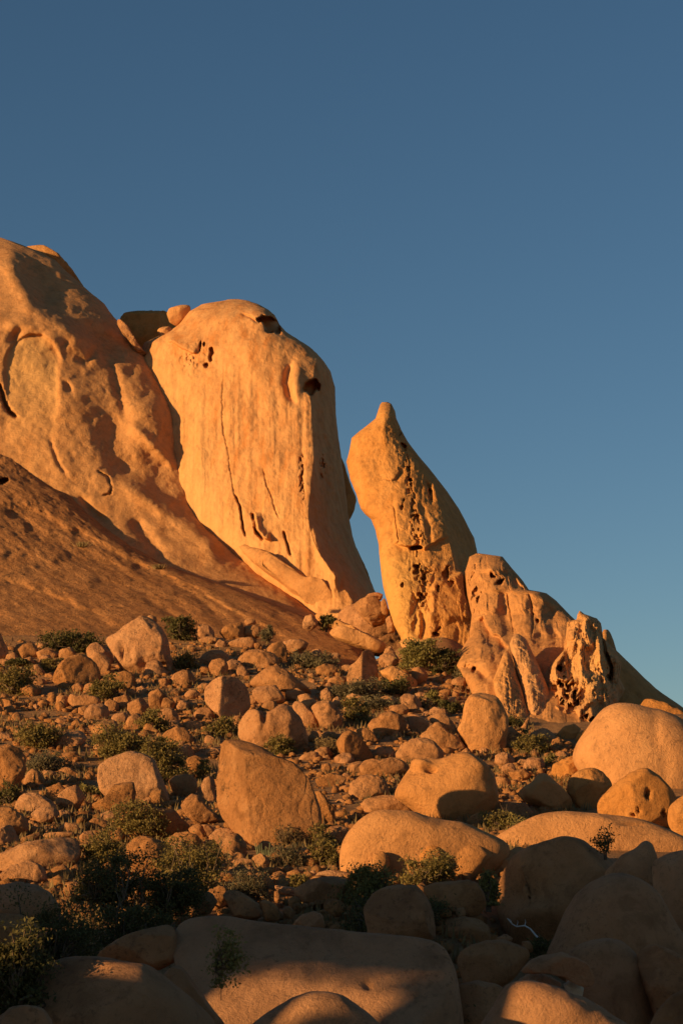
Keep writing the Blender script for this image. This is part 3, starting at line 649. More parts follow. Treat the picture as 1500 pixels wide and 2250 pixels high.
TABLE = '''
rounded capstone rock on the summit of the left granite dome|51,541 62,536 80,538 105,545 133,564 165,601 205,648 180,660 120,620 70,580|D=172 T=.7 m=c F=.4,-1,-.5,.25
low shaded dome on the skyline between the left dome and the streaked cliff|262,700 275,686 310,678 340,682 372,684 400,700 400,780 330,800 270,790|D=170 m=c T=.6 n=.04
sunlit rounded block on the cliff's left shoulder against the sky|366,690 372,678 395,670 418,672 420,690 400,706 388,712 372,706|D=161 m=c n=.04
small sunlit wedge of rock below the block on the cliff's left shoulder|346,728 352,719 372,717 384,726 374,742 356,746|D=158 m=c
jumbled broken ledge of rock in the notch beside the left dome|254,702 262,700 285,720 300,752 324,776 322,786 306,780 284,752 264,726|D=156 m=b n=.12
dark bulging buttress hanging behind the right side of the streaked cliff|735,990 750,1003 769,1061 784,1097 780,1118 767,1145 745,1150 725,1080|D=157 m=c n=.03 T=.8 ext=0
narrow shaded rock flank behind the foot of the streaked cliff, by the gap|765,1170 781,1200 800,1240 826,1308 820,1330 790,1320 765,1250|D=153 m=c n=.03 T=.6 ext=0
long diagonal rock ramp running below the foot of the streaked cliff|470,1142 533,1182 600,1222 667,1270 720,1302 775,1332 830,1374 868,1400 840,1406 770,1376 700,1338 640,1298 580,1248 520,1200|D=140.9 T=.28 m=c n=.08 e=.5 tilt=-.3,0 sub=5 f=2
tilted flat rock shelf below the gap, behind the pointed wedge|712,1380 740,1372 790,1386 850,1414 838,1430 790,1420 735,1402|D=121 T=.8 m=r n=.05
second tilted rock shelf right of the pointed wedge, above the low brush|829,1457 862,1461 918,1497 912,1514 868,1504 836,1482|T=.8 m=r n=.05
rough sunlit rock bank between the spire's foot and the trees|870,1398 905,1405 960,1410 1010,1420 1030,1450 1000,1470 930,1445 880,1425|D=119.5 T=.7 m=r n=.09
thin ledge of rock along the lower edge of the diagonal ramp|690,1340 740,1362 800,1392 850,1412 840,1424 780,1404 720,1378 690,1356|D=126 T=.4 m=r tilt=-.2,0
low rubble-strewn rock ledge closing the bottom of the gap beside the spire|735,1345 760,1330 800,1318 835,1314 858,1340 905,1402 890,1440 800,1430 740,1400|m=b D=133 T=.6 n=.08
broken sloping block in the gap between cliff and spire|775,1330 795,1315 825,1310 843,1340 847,1376 820,1372 790,1352|m=b D=127
small upright block wedged against the left foot of the spire|836,1322 845,1312 853,1338 851,1350 838,1346|m=b D=126
angular block below the wedged upright block at the spire's foot|846,1355 857,1352 869,1386 851,1390|m=b D=125
tiny loose stones heaped at the bottom of the gap beside the spire|800,1312 812,1303 830,1302 842,1306 838,1318 812,1322|m=b D=130 n=.16
huge wrinkled boulder with folds like an elephant's head, below the speckled slab|231,1415 235,1399 256,1381 277,1363 299,1357 320,1355 341,1365 355,1381 367,1399 372,1421 373,1437 380,1455 376,1482 344,1487 315,1485 290,1478 283,1472 267,1461 256,1447 240,1421|s=5 n=.06 F=-.2,-1,.35,.62 G=269,1432,4,24,.22;300,1445,9,22,-.2;335,1428,16,4,.15;345,1462,26,5,.25 c=.02
small dark capstone on top of the elephant-head boulder|317,1360 328,1351 344,1354 347,1366 330,1370|D=114 n=.1
broad tan boulder with a rough dark right face, left of the elephant-head boulder|113,1503 117,1485 131,1461 149,1445 181,1437 203,1445 216,1461 224,1479 219,1495 203,1501 160,1506 141,1514 120,1514|F=.55,-1,.05,.35 n=.05
sunlit rounded boulder behind the left shoulder of the elephant-head boulder|187,1431 197,1418 213,1411 229,1421 248,1437 251,1450 240,1465 200,1455|
rounded boulder squeezed between the dark-faced boulder and the elephant-head boulder|189,1440 213,1433 232,1437 245,1447 246,1465 236,1490 215,1490 200,1475|
boulder behind a small leafless tree, under the elephant-head boulder|239,1490 251,1477 272,1474 291,1479 299,1495 293,1514 272,1522 251,1517 238,1503|
shaded dome-shaped boulder at the far left below the speckled slab|29,1434 37,1415 53,1409 72,1413 84,1426 83,1450 40,1450|
tall dark boulder cut by the left edge of the picture, beside the slab's foot|-40,1400 -15,1380 0,1386 8,1405 19,1426 20,1450 -40,1455|
ball-shaped stone directly below the dark-faced boulder, larger of two|180,1517 187,1503 205,1497 221,1506 219,1526 185,1527|
ball-shaped stone directly below the dark-faced boulder, smaller of two|157,1509 168,1499 181,1503 184,1517 171,1525 160,1520|
long flat sunlit rock below the two ball-shaped stones|146,1530 155,1523 168,1529 190,1526 215,1532 222,1545 200,1558 166,1556 150,1545|
wrinkled boulder with a hooked shadow, below the long flat rock|184,1565 197,1549 221,1543 237,1551 243,1567 232,1581 203,1584 187,1584|c=.05
small smooth stone right of the wrinkled hooked-shadow boulder|229,1543 243,1535 259,1543 263,1557 243,1563 231,1555|
oblong pitted boulder with dark right end, below the wrinkled boulder|199,1605 211,1591 235,1579 253,1582 259,1597 248,1613 227,1621 203,1621|n=.1
squat stone right of the oblong pitted boulder's top|244,1578 256,1567 275,1565 283,1575 277,1589 256,1589|
round sunlit boulder left of a low olive bush, right of the squat stone|275,1591 283,1575 299,1566 315,1570 320,1583 315,1602 293,1608 277,1602|
round boulder with a notched right side, right of the low olive bush|341,1570 357,1557 381,1554 392,1570 395,1592 373,1595 350,1590|
broad half-shaded boulder behind the spreading shrubs above the three-piece boulder|350,1621 363,1607 390,1594 409,1599 425,1618 430,1634 403,1642 363,1634|
dark layered rock leaning left, right of the thorny bush with a reddish trunk|112,1650 128,1621 149,1610 187,1605 192,1621 184,1639 165,1650 139,1655|n=.12 c=.06
large shaded boulder at the left edge above the aloe|-35,1650 0,1639 21,1635 45,1642 57,1658 56,1690 45,1720 30,1748 -35,1752|
angular sunlit block in front of the large left-edge boulder|-30,1680 0,1676 16,1681 32,1697 40,1725 38,1748 -30,1750|F=-.4,-1,.2,.6 c=.04
dark pyramid-like boulder directly behind the aloe|48,1725 61,1698 72,1690 88,1695 99,1711 96,1732 55,1736|
large tan back piece of the three-piece cracked boulder below the shrubs|213,1715 217,1685 235,1669 259,1657 288,1651 317,1653 339,1669 349,1691 360,1712 373,1749 371,1765 347,1771 240,1752 221,1735|n=.05 F=-.1,-1,.4,.55
low front lobe of the three-piece cracked boulder, with a sloping left tail|170,1787 192,1771 235,1750 240,1736 256,1717 277,1711 293,1712 300,1740 295,1768 280,1782 235,1786 180,1789|n=.06
upright wedge leaning on the right side of the three-piece cracked boulder|320,1760 327,1720 335,1692 344,1707 357,1728 367,1749 362,1767 336,1771|n=.04
rounded boulder with a shadow on its lower left, left of the three-piece boulder|120,1760 131,1744 149,1731 168,1725 184,1741 187,1755 173,1776 149,1789 133,1779|
broad brown boulder just below the aloe|32,1773 43,1752 64,1740 85,1745 112,1760 125,1771 130,1784 100,1795 53,1790|
egg-shaped tan boulder right below the broad brown boulder|69,1789 83,1776 104,1772 125,1776 133,1789 117,1803 96,1811 77,1813|
rough-skinned boulder at the left edge, left of the egg-shaped boulder|-30,1775 0,1772 21,1773 45,1784 61,1800 69,1821 53,1838 -30,1840|n=.09
split tan boulder at the left edge under the rough-skinned boulder|-35,1830 0,1821 24,1811 35,1827 44,1845 32,1859 0,1869 -35,1868|
large flat-topped sunlit slab boulder lying at the lower left edge|-40,1885 0,1877 53,1856 112,1843 149,1839 171,1848 179,1869 176,1888 160,1904 128,1915 101,1917 40,1915 -40,1925|n=.05 T=.9
blunt boulder in front of the large flat-topped slab boulder|-30,1930 0,1923 27,1901 69,1891 88,1899 99,1917 104,1938 80,1947 -30,1947|
dark rounded boulder in shade at the left edge behind the black-green thicket|-50,1955 0,1944 40,1936 80,1941 112,1957 135,1990 140,2030 -50,2030|m=f n=.05
shaded low boulder under the thicket at the left edge|-50,2030 0,2005 50,2010 90,2040 100,2090 -50,2090|m=f n=.05
small round stone standing clear above the shadowed grass, left of the three-piece boulder|131,1709 144,1699 160,1704 160,1715 144,1720|
flattish dark stone just behind the small clear-standing round stone|128,1693 139,1684 157,1688 176,1701 170,1710 140,1706|
small stone at the left foot of the three-piece boulder|185,1701 197,1691 213,1696 214,1709 195,1713|
little rounded stone right of the egg-shaped boulder|128,1800 141,1788 157,1792 158,1803 140,1807|
low tent-shaped stone below the tail of the three-piece boulder|184,1813 208,1795 229,1803 243,1816 213,1826 190,1823|
flat shaded stone above the flat-topped slab boulder, leftmost of three|45,1842 88,1827 93,1837 69,1848 47,1851|T=1
long flat shaded stone above the flat-topped slab boulder, middle of three|93,1832 160,1824 168,1835 133,1843 100,1843|T=1
flat shaded stone with a bright rim above the flat-topped slab boulder, rightmost of three|125,1822 144,1806 171,1811 181,1827 140,1833|
flat ledge rock under the feet of the three-piece boulder, behind a leafy tree|250,1803 285,1782 320,1766 352,1776 385,1780 400,1800 420,1815 410,1842 370,1844 300,1835 255,1828|n=.06
craggy pale boulder half hidden by bushes below the leafy tree|279,1859 291,1843 317,1836 341,1840 373,1851 384,1865 370,1900 350,1938 322,1942 295,1925 283,1885|n=.11 c=.05
dark low boulder above the biggest lit bush|366,1842 387,1829 411,1826 433,1834 449,1850 440,1866 395,1867 370,1860|
small wedge boulder left of the monolith's foot, under the shadow-casting boulder|414,1821 433,1810 446,1815 455,1837 449,1852 425,1842|
bright angular boulder whose shadow falls on the left face of the monolith|398,1770 409,1751 422,1743 438,1746 454,1770 473,1789 483,1802 462,1813 438,1809 409,1791|n=.07
shaded boulder with a lit crest at the monolith's lower left corner|459,1837 475,1821 499,1814 513,1821 521,1837 500,1857 465,1854|
rounded brown boulder above the biggest lit bush, left of the ribbed succulent|483,1853 499,1834 523,1831 542,1853 542,1876 520,1887 490,1877|
oval tan stone lying in front of the ribbed succulent|554,1882 569,1873 585,1882 595,1898 590,1912 574,1911 558,1896|
flat brown stone left of the oval stone before the succulent|510,1890 531,1885 558,1890 566,1907 537,1912 513,1905|
grey rounded stone behind the ribbed succulent|563,1861 577,1847 593,1850 601,1863 595,1880 571,1881|
huge standing monolith boulder in the centre of the slope, its left face brightly lit|471,1703 473,1666 483,1631 497,1621 537,1623 577,1642 606,1661 643,1677 667,1698 675,1709 691,1746 702,1778 706,1807 694,1831 678,1860 657,1864 617,1864 590,1862 558,1845 521,1828 499,1812 483,1791 471,1762 470,1730|s=6 n=.05 F=-1,-.8,.05,.50;.10,-1,.15,.42;.1,-.4,1,.78 T=.95 e=.75 f=0 c=.015
shaded block with lit left edge right of the round upper bush|428,1399 433,1375 446,1370 462,1375 471,1389 473,1402 450,1409 433,1407|
stacked flat block at the top of the boulder pile, under the slab|481,1390 497,1374 521,1367 533,1370 536,1383 536,1402 499,1406|c=.06
shaded block right of the stacked flat block at the top of the pile|533,1376 558,1373 571,1378 572,1395 560,1402 536,1400|
small stone behind the topmost stacked blocks, against the slab|536,1365 545,1357 561,1361 564,1370 542,1373|
long block forming the second step under the stacked flat block|499,1408 523,1401 547,1398 563,1406 565,1418 558,1427 502,1420|
small upright round stone left of the second-step block|471,1418 481,1405 494,1402 501,1413 494,1427 475,1427|
broad sloping boulder left of the upper pile, above a ball boulder|435,1448 454,1431 483,1426 502,1437 507,1455 499,1464 470,1462 448,1467|
ball boulder tucked under the broad sloping boulder of the upper pile|457,1463 465,1450 483,1445 497,1450 503,1466 499,1484 481,1492 465,1484|
big square-cut boulder with a lit front in the middle of the upper pile|517,1461 521,1445 539,1429 555,1423 585,1431 606,1437 614,1450 611,1465 600,1472 570,1475 547,1472 525,1467|F=-.5,-1,.1,.55
boulder with shaded right side at the upper pile's right end|577,1426 598,1413 617,1407 630,1421 633,1447 627,1460 605,1457 590,1440|F=.5,-1,0,.4
small egg stone in the shadow under the square-cut boulder|519,1477 523,1465 537,1463 547,1479 550,1492 530,1493|
low tan boulder alone in grass, left of the upper pile|375,1495 382,1482 403,1471 422,1474 430,1490 427,1507 409,1515 382,1511|
large boulder split into a lit left face and a dark flat right face|446,1522 449,1511 467,1495 491,1487 521,1490 542,1503 553,1525 557,1549 547,1562 531,1572 510,1588 483,1569 465,1559 449,1541|F=.85,-1,-.05,.12;-.8,-.8,.1,.55 n=.035 f=0
small flat stone at the left foot of the two-toned boulder|431,1509 446,1501 462,1501 465,1511 449,1520 437,1517|
long boulder sloping down to the right, roof-like, right of the two-toned boulder|546,1501 563,1485 590,1463 611,1462 633,1474 650,1490 670,1506 685,1519 681,1533 657,1537 627,1524 590,1514 560,1513|n=.05
block with lit top edge beneath the roof-like sloping boulder|553,1519 563,1506 590,1505 606,1503 617,1517 627,1535 625,1545 590,1547 560,1542|
large twin-humped boulder behind the monolith, shaded below|523,1615 525,1586 534,1573 545,1559 563,1557 579,1565 595,1562 614,1549 630,1549 646,1562 662,1578 673,1610 678,1639 643,1658 577,1648 526,1625|n=.06 s=5 G=580,1575,7,16,.25
small cap boulder between the humps of the twin-humped boulder|575,1551 587,1538 606,1541 611,1549 598,1563 577,1563|
leaning oval boulder right of the twin-humped boulder|641,1554 646,1541 659,1539 675,1554 697,1575 702,1597 694,1607 670,1594 651,1567|
big shaded rounded boulder right of the leaning oval boulder|683,1554 699,1541 723,1538 739,1549 750,1570 754,1602 723,1612 700,1592|
round shaded stone resting against the big shaded boulder|705,1586 718,1578 731,1581 742,1594 735,1611 712,1609|
small boulder at the right foot of the twin-humped boulder|675,1621 686,1605 697,1605 702,1621 697,1636 678,1638|
squat shaded boulder under the round shaded stone|699,1614 718,1606 737,1610 738,1632 704,1630|
sunlit boulder at the left foot of the two-toned boulder|422,1570 441,1554 462,1557 473,1573 467,1584 443,1585|
narrow stone at the left end of the twin-humped boulder|511,1586 515,1573 531,1571 534,1585 522,1602|
small ball stone left of the two-toned boulder, lower one|385,1554 398,1538 414,1543 412,1558 398,1563|
small dark stone left of the two-toned boulder, upper one|403,1527 417,1514 438,1517 441,1530 417,1538|
round two-tone stone perched alone on the bare slab|663,1367 670,1354 686,1350 697,1359 697,1375 681,1383 667,1379|D=125.5 n=.1
flat shaded stone below the shaded block of the upper pile|435,1405 457,1398 486,1401 478,1411 441,1414|
small jagged sunlit stone just left of the monolith's top|446,1623 457,1614 481,1626 475,1641 451,1641|
striped boulder left of the monolith, level with its upper half|409,1666 427,1658 449,1666 457,1682 438,1696 414,1687|
boulder with tree shadow on it, left of the monolith at mid height|371,1717 385,1703 411,1701 435,1709 433,1740 398,1751 379,1740|
dark boulder pressed against the monolith's left edge|433,1738 449,1709 470,1703 476,1757 455,1764 438,1752|
shaded boulder peeping out from behind the monolith's right edge|680,1740 700,1738 713,1746 734,1775 737,1801 710,1817 695,1802|
low brown block right of the monolith's upper slope|690,1712 727,1698 753,1697 761,1711 743,1735 700,1729|F=.2,-1,.2,.5
small dark-faced block in the rubble right of the monolith's shoulder|655,1666 670,1655 691,1650 707,1661 697,1672 660,1675|
little stone next to the dark-faced block in the rubble|707,1663 721,1658 729,1669 715,1676|
pointed upright wedge with a bright left facet, under the spire|760,1490 769,1461 780,1455 804,1427 817,1429 831,1450 836,1490 828,1516 780,1516 764,1503|F=.9,-1,0,.10;-.6,-1,.1,.45 n=.03 f=0
shaded boulder with a glowing crest in the middle of the gully|807,1594 815,1581 839,1567 860,1562 887,1573 895,1591 892,1615 860,1628 828,1620|
tall dark boulder right of the glowing-crest boulder|897,1570 911,1566 929,1575 943,1591 935,1620 908,1620 897,1594|
flat dark stone above the glowing-crest boulder|852,1551 887,1547 899,1559 892,1572 860,1569|
broad shaded boulder left of the egg-shaped giant|932,1573 953,1566 977,1567 996,1586 1001,1605 993,1614 960,1602|
boulder with a lit pyramid tip below the broad shaded boulder|921,1618 940,1597 956,1586 967,1589 980,1605 1007,1621 1025,1642 993,1658 940,1644|
ball-like boulder with a rough broken right side above the big loaf boulder|867,1653 881,1634 903,1623 935,1621 956,1631 975,1650 975,1667 940,1682 900,1685 871,1668|n=.05
cone-shaped sunlit boulder beside a dry shrub, right of the rubble|737,1631 751,1613 767,1603 783,1610 807,1637 823,1663 788,1680 753,1665|F=.7,-1,0,.4 n=.05
low shaded boulder behind the cone-shaped boulder|780,1602 807,1599 823,1613 833,1631 815,1644 793,1628|
peanut-shaped boulder left of the big loaf boulder|787,1685 799,1671 817,1667 836,1671 863,1663 887,1674 900,1687 887,1708 860,1713 839,1705 796,1703|n=.05
rounded loaf-like boulder under the peanut-shaped boulder|765,1743 772,1719 793,1703 828,1702 847,1711 855,1733 852,1751 812,1755 785,1765 769,1760|
big loaf-shaped orange boulder with a folded brow and a shadow at its foot|864,1752 873,1727 895,1695 913,1674 940,1666 964,1667 988,1658 1015,1651 1047,1653 1068,1657 1081,1667 1087,1698 1097,1751 1098,1778 1073,1803 1020,1810 980,1808 940,1800 887,1765|m=s n=.03 s=6 e=.75 f=1 G=945,1692,12,5,.3;925,1682,22,10,-.25;1077,1690,5,36,.12
low dark boulder at the left foot of the big loaf boulder|788,1767 812,1751 839,1746 876,1749 908,1762 921,1783 912,1794 860,1794 805,1788|
tiny round stone between the rounded and the big loaf boulders|857,1714 866,1709 873,1720 864,1730|
giant egg-shaped standing boulder at the foot of the flakes|1001,1601 1012,1586 1018,1550 1028,1530 1044,1519 1068,1514 1087,1525 1100,1543 1111,1565 1116,1583 1111,1637 1100,1655 1070,1658 1030,1643 1008,1619|m=s n=.035 e=.78
thin blade of rock standing between the egg-shaped giant and the crag|1132,1623 1145,1597 1161,1572 1163,1586 1153,1620 1143,1628|T=.5
rounded boulder with a cracked left rim right of the rock blade|1153,1631 1167,1610 1188,1601 1207,1602 1220,1615 1223,1631 1193,1641 1164,1639|
saddle-shaped boulder at the foot of the weathered crag|1223,1612 1236,1597 1265,1589 1281,1597 1271,1613 1260,1625 1228,1633|m=s
small bright stone in front of the cracked-rim boulder|1193,1642 1204,1635 1215,1642 1209,1652 1199,1652|
small smooth boulder leaning on the left side of the giant dome boulder|1264,1623 1271,1610 1292,1599 1297,1605 1281,1625 1265,1639|m=s
low stone left of the giant dome boulder's foot|1215,1663 1228,1650 1244,1650 1249,1661 1228,1673|
giant smooth dome boulder at the right edge, below the weathered crag|1255,1664 1270,1626 1303,1586 1324,1557 1351,1546 1383,1547 1420,1557 1447,1560 1473,1570 1500,1585 1560,1640 1580,1770 1500,1810 1400,1800 1300,1740|m=s n=.02 s=5 e=.85 f=0 D=79 T=.8 G=1440,1620,10,50,.1;1462,1700,9,60,.12
smooth low rock on the skyline behind the giant dome boulder|1405,1552 1415,1537 1436,1537 1473,1551 1500,1562 1540,1590 1420,1590|m=s D=98
round boulder with shaded right end left of the giant dome's foot|1212,1698 1215,1679 1233,1666 1260,1658 1284,1663 1308,1682 1311,1692 1290,1707 1239,1716 1220,1708|m=s
half-shaded boulder between the pointed boulder and the peaked dome at right|1245,1722 1255,1703 1276,1690 1297,1687 1321,1695 1340,1714 1345,1735 1321,1747 1311,1760 1305,1783 1265,1781 1258,1762 1244,1740|m=s n=.04
jagged broken flake sticking up behind the half-shaded boulder|1312,1705 1318,1692 1328,1684 1335,1694 1341,1688 1358,1712 1345,1730 1325,1725|n=.12
pointed overhanging boulder with a black gap beneath it|1136,1743 1148,1730 1169,1719 1180,1703 1191,1698 1207,1706 1228,1725 1249,1746 1260,1765 1261,1783 1244,1786 1215,1788 1180,1772 1148,1760|m=s n=.04 ext=0
peaked dome boulder at right with a curved shadow and small holes|1308,1769 1321,1749 1348,1722 1380,1698 1404,1686 1420,1685 1447,1703 1473,1733 1488,1751 1485,1792 1462,1825 1420,1818 1313,1793|m=s n=.03 s=5 G=1423,1745,3,9,1;1401,1782,3,4,.8;1389,1791,3,3,.8;1458,1788,2,8,.6
smooth boulder cut by the right edge beside the peaked dome|1463,1812 1465,1790 1473,1770 1487,1757 1505,1745 1560,1745 1570,1845 1500,1845|m=s n=.03
long low sunlit whaleback rock at right, behind the shaded domes|1050,1855 1100,1835 1127,1818 1153,1802 1193,1789 1247,1783 1308,1786 1367,1794 1407,1802 1447,1815 1487,1837 1540,1850 1560,1905 1440,1915 1300,1900 1100,1895|m=s n=.02 T=.7 D=62 s=5 f=0 G=1390,1810,30,3,.15
dark rock with bright streaks under the pointed overhanging boulder|1080,1762 1100,1757 1127,1763 1153,1764 1169,1783 1183,1796 1150,1808 1090,1808|
small rough boulder between the big loaf and the whaleback rock|1020,1805 1036,1791 1063,1785 1087,1786 1105,1800 1090,1825 1047,1818|n=.09
broad low sunlit dome rock below the big loaf boulder|745,1880 749,1855 761,1831 780,1810 807,1789 833,1779 873,1781 908,1783 940,1794 980,1803 1020,1807 1052,1821 1079,1834 1110,1845 1130,1860 1100,1905 1000,1935 860,1932 750,1925|m=s n=.02 s=5 e=.85 f=0 T=.7
right lobe at the foot of the broad low dome rock, with a crack on its left|963,1858 977,1853 1031,1847 1060,1849 1084,1858 1105,1865 1084,1885 1055,1914 1031,1933 993,1933 978,1890|m=s n=.03 D=54 f=1
middle lobe at the foot of the broad low dome rock, left of the crack|908,1890 921,1869 940,1855 961,1857 983,1861 988,1869 984,1902 967,1920 927,1917|m=s n=.03 D=53.6 f=1
small upright cone stone casting a shadow on the broad low dome rock|799,1920 812,1895 823,1877 839,1869 852,1879 856,1895 855,1917 815,1928|m=s n=.03 f=1 D=53.3
bright diagonal wedge of rock against the left of the big shaded dome|1030,1938 1073,1903 1100,1879 1140,1857 1165,1870 1150,1935 1080,1950 1040,1950|m=s n=.03 D=54.5
small knob stone at the left end of the broad low dome rock|732,1861 745,1857 761,1863 759,1892 743,1895 733,1882|m=s
low tan rock behind the green shrub right of the monolith's foot|700,1834 727,1815 753,1814 769,1818 759,1837 740,1862 705,1862|
small flat stone on the low tan rock right of the monolith|727,1807 743,1801 756,1803 753,1813 732,1816|
shaded low rock left of the green bushes, below its lit rim|640,1955 690,1932 735,1924 770,1932 775,1962 740,1988 680,1988|m=f
thin sunlit rim rock behind the shaded low rock|687,1930 697,1917 723,1910 755,1914 775,1922 750,1934 700,1937|
dark ball stone at the left end of the shaded low rock|674,1957 681,1941 694,1938 707,1949 715,1970 697,1980 681,1972|
round stone lit only on its right half, below the shaded low rock|708,1981 724,1974 748,1977 761,1994 753,2012 732,2012 712,1997|
angular shaded boulder behind the dark bush at the shadow's edge|800,1995 815,1962 849,1946 887,1942 913,1943 927,1959 945,1986 956,2023 960,2055 810,2055|m=f n=.05 F=-.2,-1,.5,.5
smooth shaded hump right of the angular shaded boulder|925,1952 953,1939 993,1933 1028,1931 1049,1941 1063,1962 1069,1988 1050,2008 993,2004 950,1989|m=f n=.04
small shaded wedge stone under the smooth shaded hump|935,1962 965,1965 985,1980 990,1992 975,2003 945,1994|m=f
box-like rough shaded boulder left of the dead white branch|961,2067 977,2019 1020,2014 1063,2022 1084,2049 1078,2075 1041,2088 1000,2102 965,2095|m=f n=.08 D=45
smooth loaf-like shaded boulder below the dead white branch|1002,2113 1010,2090 1031,2078 1073,2065 1127,2063 1159,2079 1166,2102 1127,2148 1084,2170 1020,2160|m=f n=.03 D=40 e=.72
small stone on top of the loaf-like shaded boulder|1089,2061 1111,2051 1127,2062 1120,2074 1095,2072|m=f D=41
little stone at the right end of the loaf-like shaded boulder|1145,2067 1165,2068 1172,2090 1150,2092|m=f D=41
low shaded rock at the bottom between the foreground slab and the lit ridge rock|1004,2163 1050,2155 1090,2162 1115,2178 1110,2270 1000,2290 998,2200|m=f n=.03 D=31
dark block perched on smaller stones in the shaded foreground at right|1132,2145 1164,2107 1191,2097 1233,2094 1265,2102 1292,2118 1303,2145 1303,2166 1280,2168 1233,2147 1207,2141 1169,2136|m=f n=.05 D=33 F=.3,-1,-.2,.5 ext=0
flat stone supporting the left end of the perched block|1137,2152 1169,2134 1212,2145 1233,2161 1220,2185 1150,2185|m=f D=33.5
pale grey prop stone under the right end of the perched block|1237,2163 1255,2152 1283,2171 1277,2190 1245,2190|m=p D=33.3
sunlit rough ridge rock at the bottom edge, right of centre|1050,2260 1084,2203 1105,2166 1137,2150 1169,2155 1233,2171 1260,2187 1287,2195 1340,2230 1385,2255 1420,2330 1040,2330|m=f n=.035 D=23.5 T=.7 s=5 f=0
huge shaded dome with a hollow front at right, below the whaleback rock|1089,1979 1090,1950 1100,1915 1132,1873 1180,1851 1233,1838 1265,1838 1292,1851 1329,1873 1380,1899 1400,1950 1400,2085 1200,2095 1120,2065 1092,2012|m=f n=.025 D=51 s=5 G=1150,1960,50,40,.3
shaded rock with a blunt horn behind the front dome at right|1325,1915 1367,1878 1402,1860 1407,1851 1420,1847 1431,1854 1439,1878 1460,1930 1475,2000 1380,2005 1330,1960|m=f n=.03 D=48 sm=1.5
shaded rounded rock cut by the right edge behind the front dome|1430,1892 1445,1878 1473,1867 1510,1866 1570,1900 1580,2160 1480,2110 1440,1985|m=f n=.03 D=46
biggest shaded dome in the right foreground, rounded and streaked|1196,2100 1223,2049 1239,2006 1265,1963 1297,1937 1329,1921 1361,1917 1393,1923 1420,1939 1447,1963 1468,2001 1489,2038 1525,2090 1530,2170 1210,2150|m=f n=.025 D=41 s=5 f=1
smooth shaded dome in front of the biggest shaded dome, right of the perched block|1240,2110 1255,2086 1287,2070 1329,2061 1367,2067 1399,2097 1411,2145 1438,2214 1450,2300 1360,2310 1270,2240 1245,2160|m=f n=.025 D=36 s=5 f=1
knobbly shaded boulder with a saddle at the right edge of the foreground|1391,2094 1415,2076 1447,2078 1479,2091 1540,2120 1550,2230 1450,2250 1412,2160|m=f n=.06 D=35.5
smooth shaded boulder in the bottom right corner|1418,2265 1447,2214 1473,2187 1510,2171 1590,2200 1600,2330 1420,2330|m=f n=.025 D=30
great flat-backed slab boulder across the foreground, with sunlit patches on its face|378,2075 383,2032 400,2023 433,2016 493,2011 550,2022 633,2031 733,2041 833,2051 900,2057 960,2067 980,2077 993,2107 1003,2140 1020,2250 1020,2350 480,2350 420,2240 395,2150|m=f n=.02 D=31 T=1.0 s=6 e=.7 f=0 F=-.12,-1,.75,.52 sm=2 G=807,2165,9,9,.1
wedge-shaped shaded rock with a pointed lip, left of the great foreground slab|205,2103 233,2080 283,2050 333,2037 357,2032 370,2024 381,2033 388,2060 391,2107 350,2123 317,2120 260,2114|m=f n=.03 D=31
broad dark dome rock in the left foreground with a sunlit right flank|45,2215 60,2153 90,2127 133,2107 173,2102 233,2107 283,2117 327,2123 360,2147 400,2177 447,2220 487,2250 510,2340 50,2350 40,2270|m=f n=.025 D=24.5 T=.85 s=5 f=1
narrow rock wedged between the left foreground dome and the great slab|352,2145 363,2140 380,2120 397,2117 417,2147 450,2193 470,2222 505,2265 465,2290 420,2220|m=f n=.03 D=27.5 ext=0
rounded rock in the bottom left corner|-30,2245 0,2233 27,2210 60,2205 97,2217 116,2250 120,2330 -40,2330|m=f n=.03 D=22
smooth dome rock at the bottom edge in the centre, lit on its right half|540,2262 560,2245 600,2217 640,2190 677,2178 717,2178 753,2187 783,2207 815,2230 845,2262 860,2340 530,2340|m=f n=.02 D=22 s=5 f=0
shaded long boulder behind the great foreground slab, under a dry bush|489,1967 502,1954 523,1957 542,1970 569,1986 577,2007 563,2017 515,2010|m=f
small round boulder with a lit top behind the dark thicket|422,1983 435,1965 454,1957 470,1965 478,1981 462,2004 433,2004|m=b
upright shaded stone right of the long boulder behind the great slab|570,1981 585,1977 603,1986 617,2005 614,2020 585,2020 577,2000|m=f
small shaded stone right of the upright shaded stone|619,1994 635,1990 649,2005 643,2017 622,2015|m=f
low shaded stone peeping over the great slab's top edge|645,2027 665,2007 691,2002 707,2010 716,2036 645,2040|m=f
thin ledge rock in the half shade above the small standing stone|598,1945 643,1949 670,1959 665,1972 617,1964|m=f T=1
small standing stone with a lit foot, like a little statue|602,1980 603,1957 614,1955 617,1970 614,1983|n=.12
'''
def parse(line):
    lab, pts, opts = line.split('|')
    poly = [tuple(float(v) for v in p.split(',')) for p in pts.split()]
    kw = {}; G = []
    for t in opts.split():
        k, v = t.split('=')
        if k == 'D': kw['D'] = float(v)
        elif k == 'T': kw['T'] = float(v)
        elif k in ('s', 'sub'): kw['sub'] = int(v)
        elif k == 'm': kw['mat'] = v
        elif k == 'n': kw['namp'] = float(v)
        elif k == 'e': kw['e'] = float(v)
        elif k == 'f': kw['nfac'] = int(v)
        elif k == 'c': kw['crack'] = float(v)
        elif k == 'sm': kw['sm'] = float(v)
        elif k == 'ext': kw['ext'] = float(v)
        elif k == 'tilt': kw['tilt'] = tuple(float(a) for a in v.split(','))
        elif k == 'F': kw['facets'] = [tuple(float(a) for a in q.split(',')) for q in v.split(';')]
        elif k == 'G': G = [tuple(float(a) for a in q.split(',')) for q in v.split(';')]
    return lab, poly, kw, G
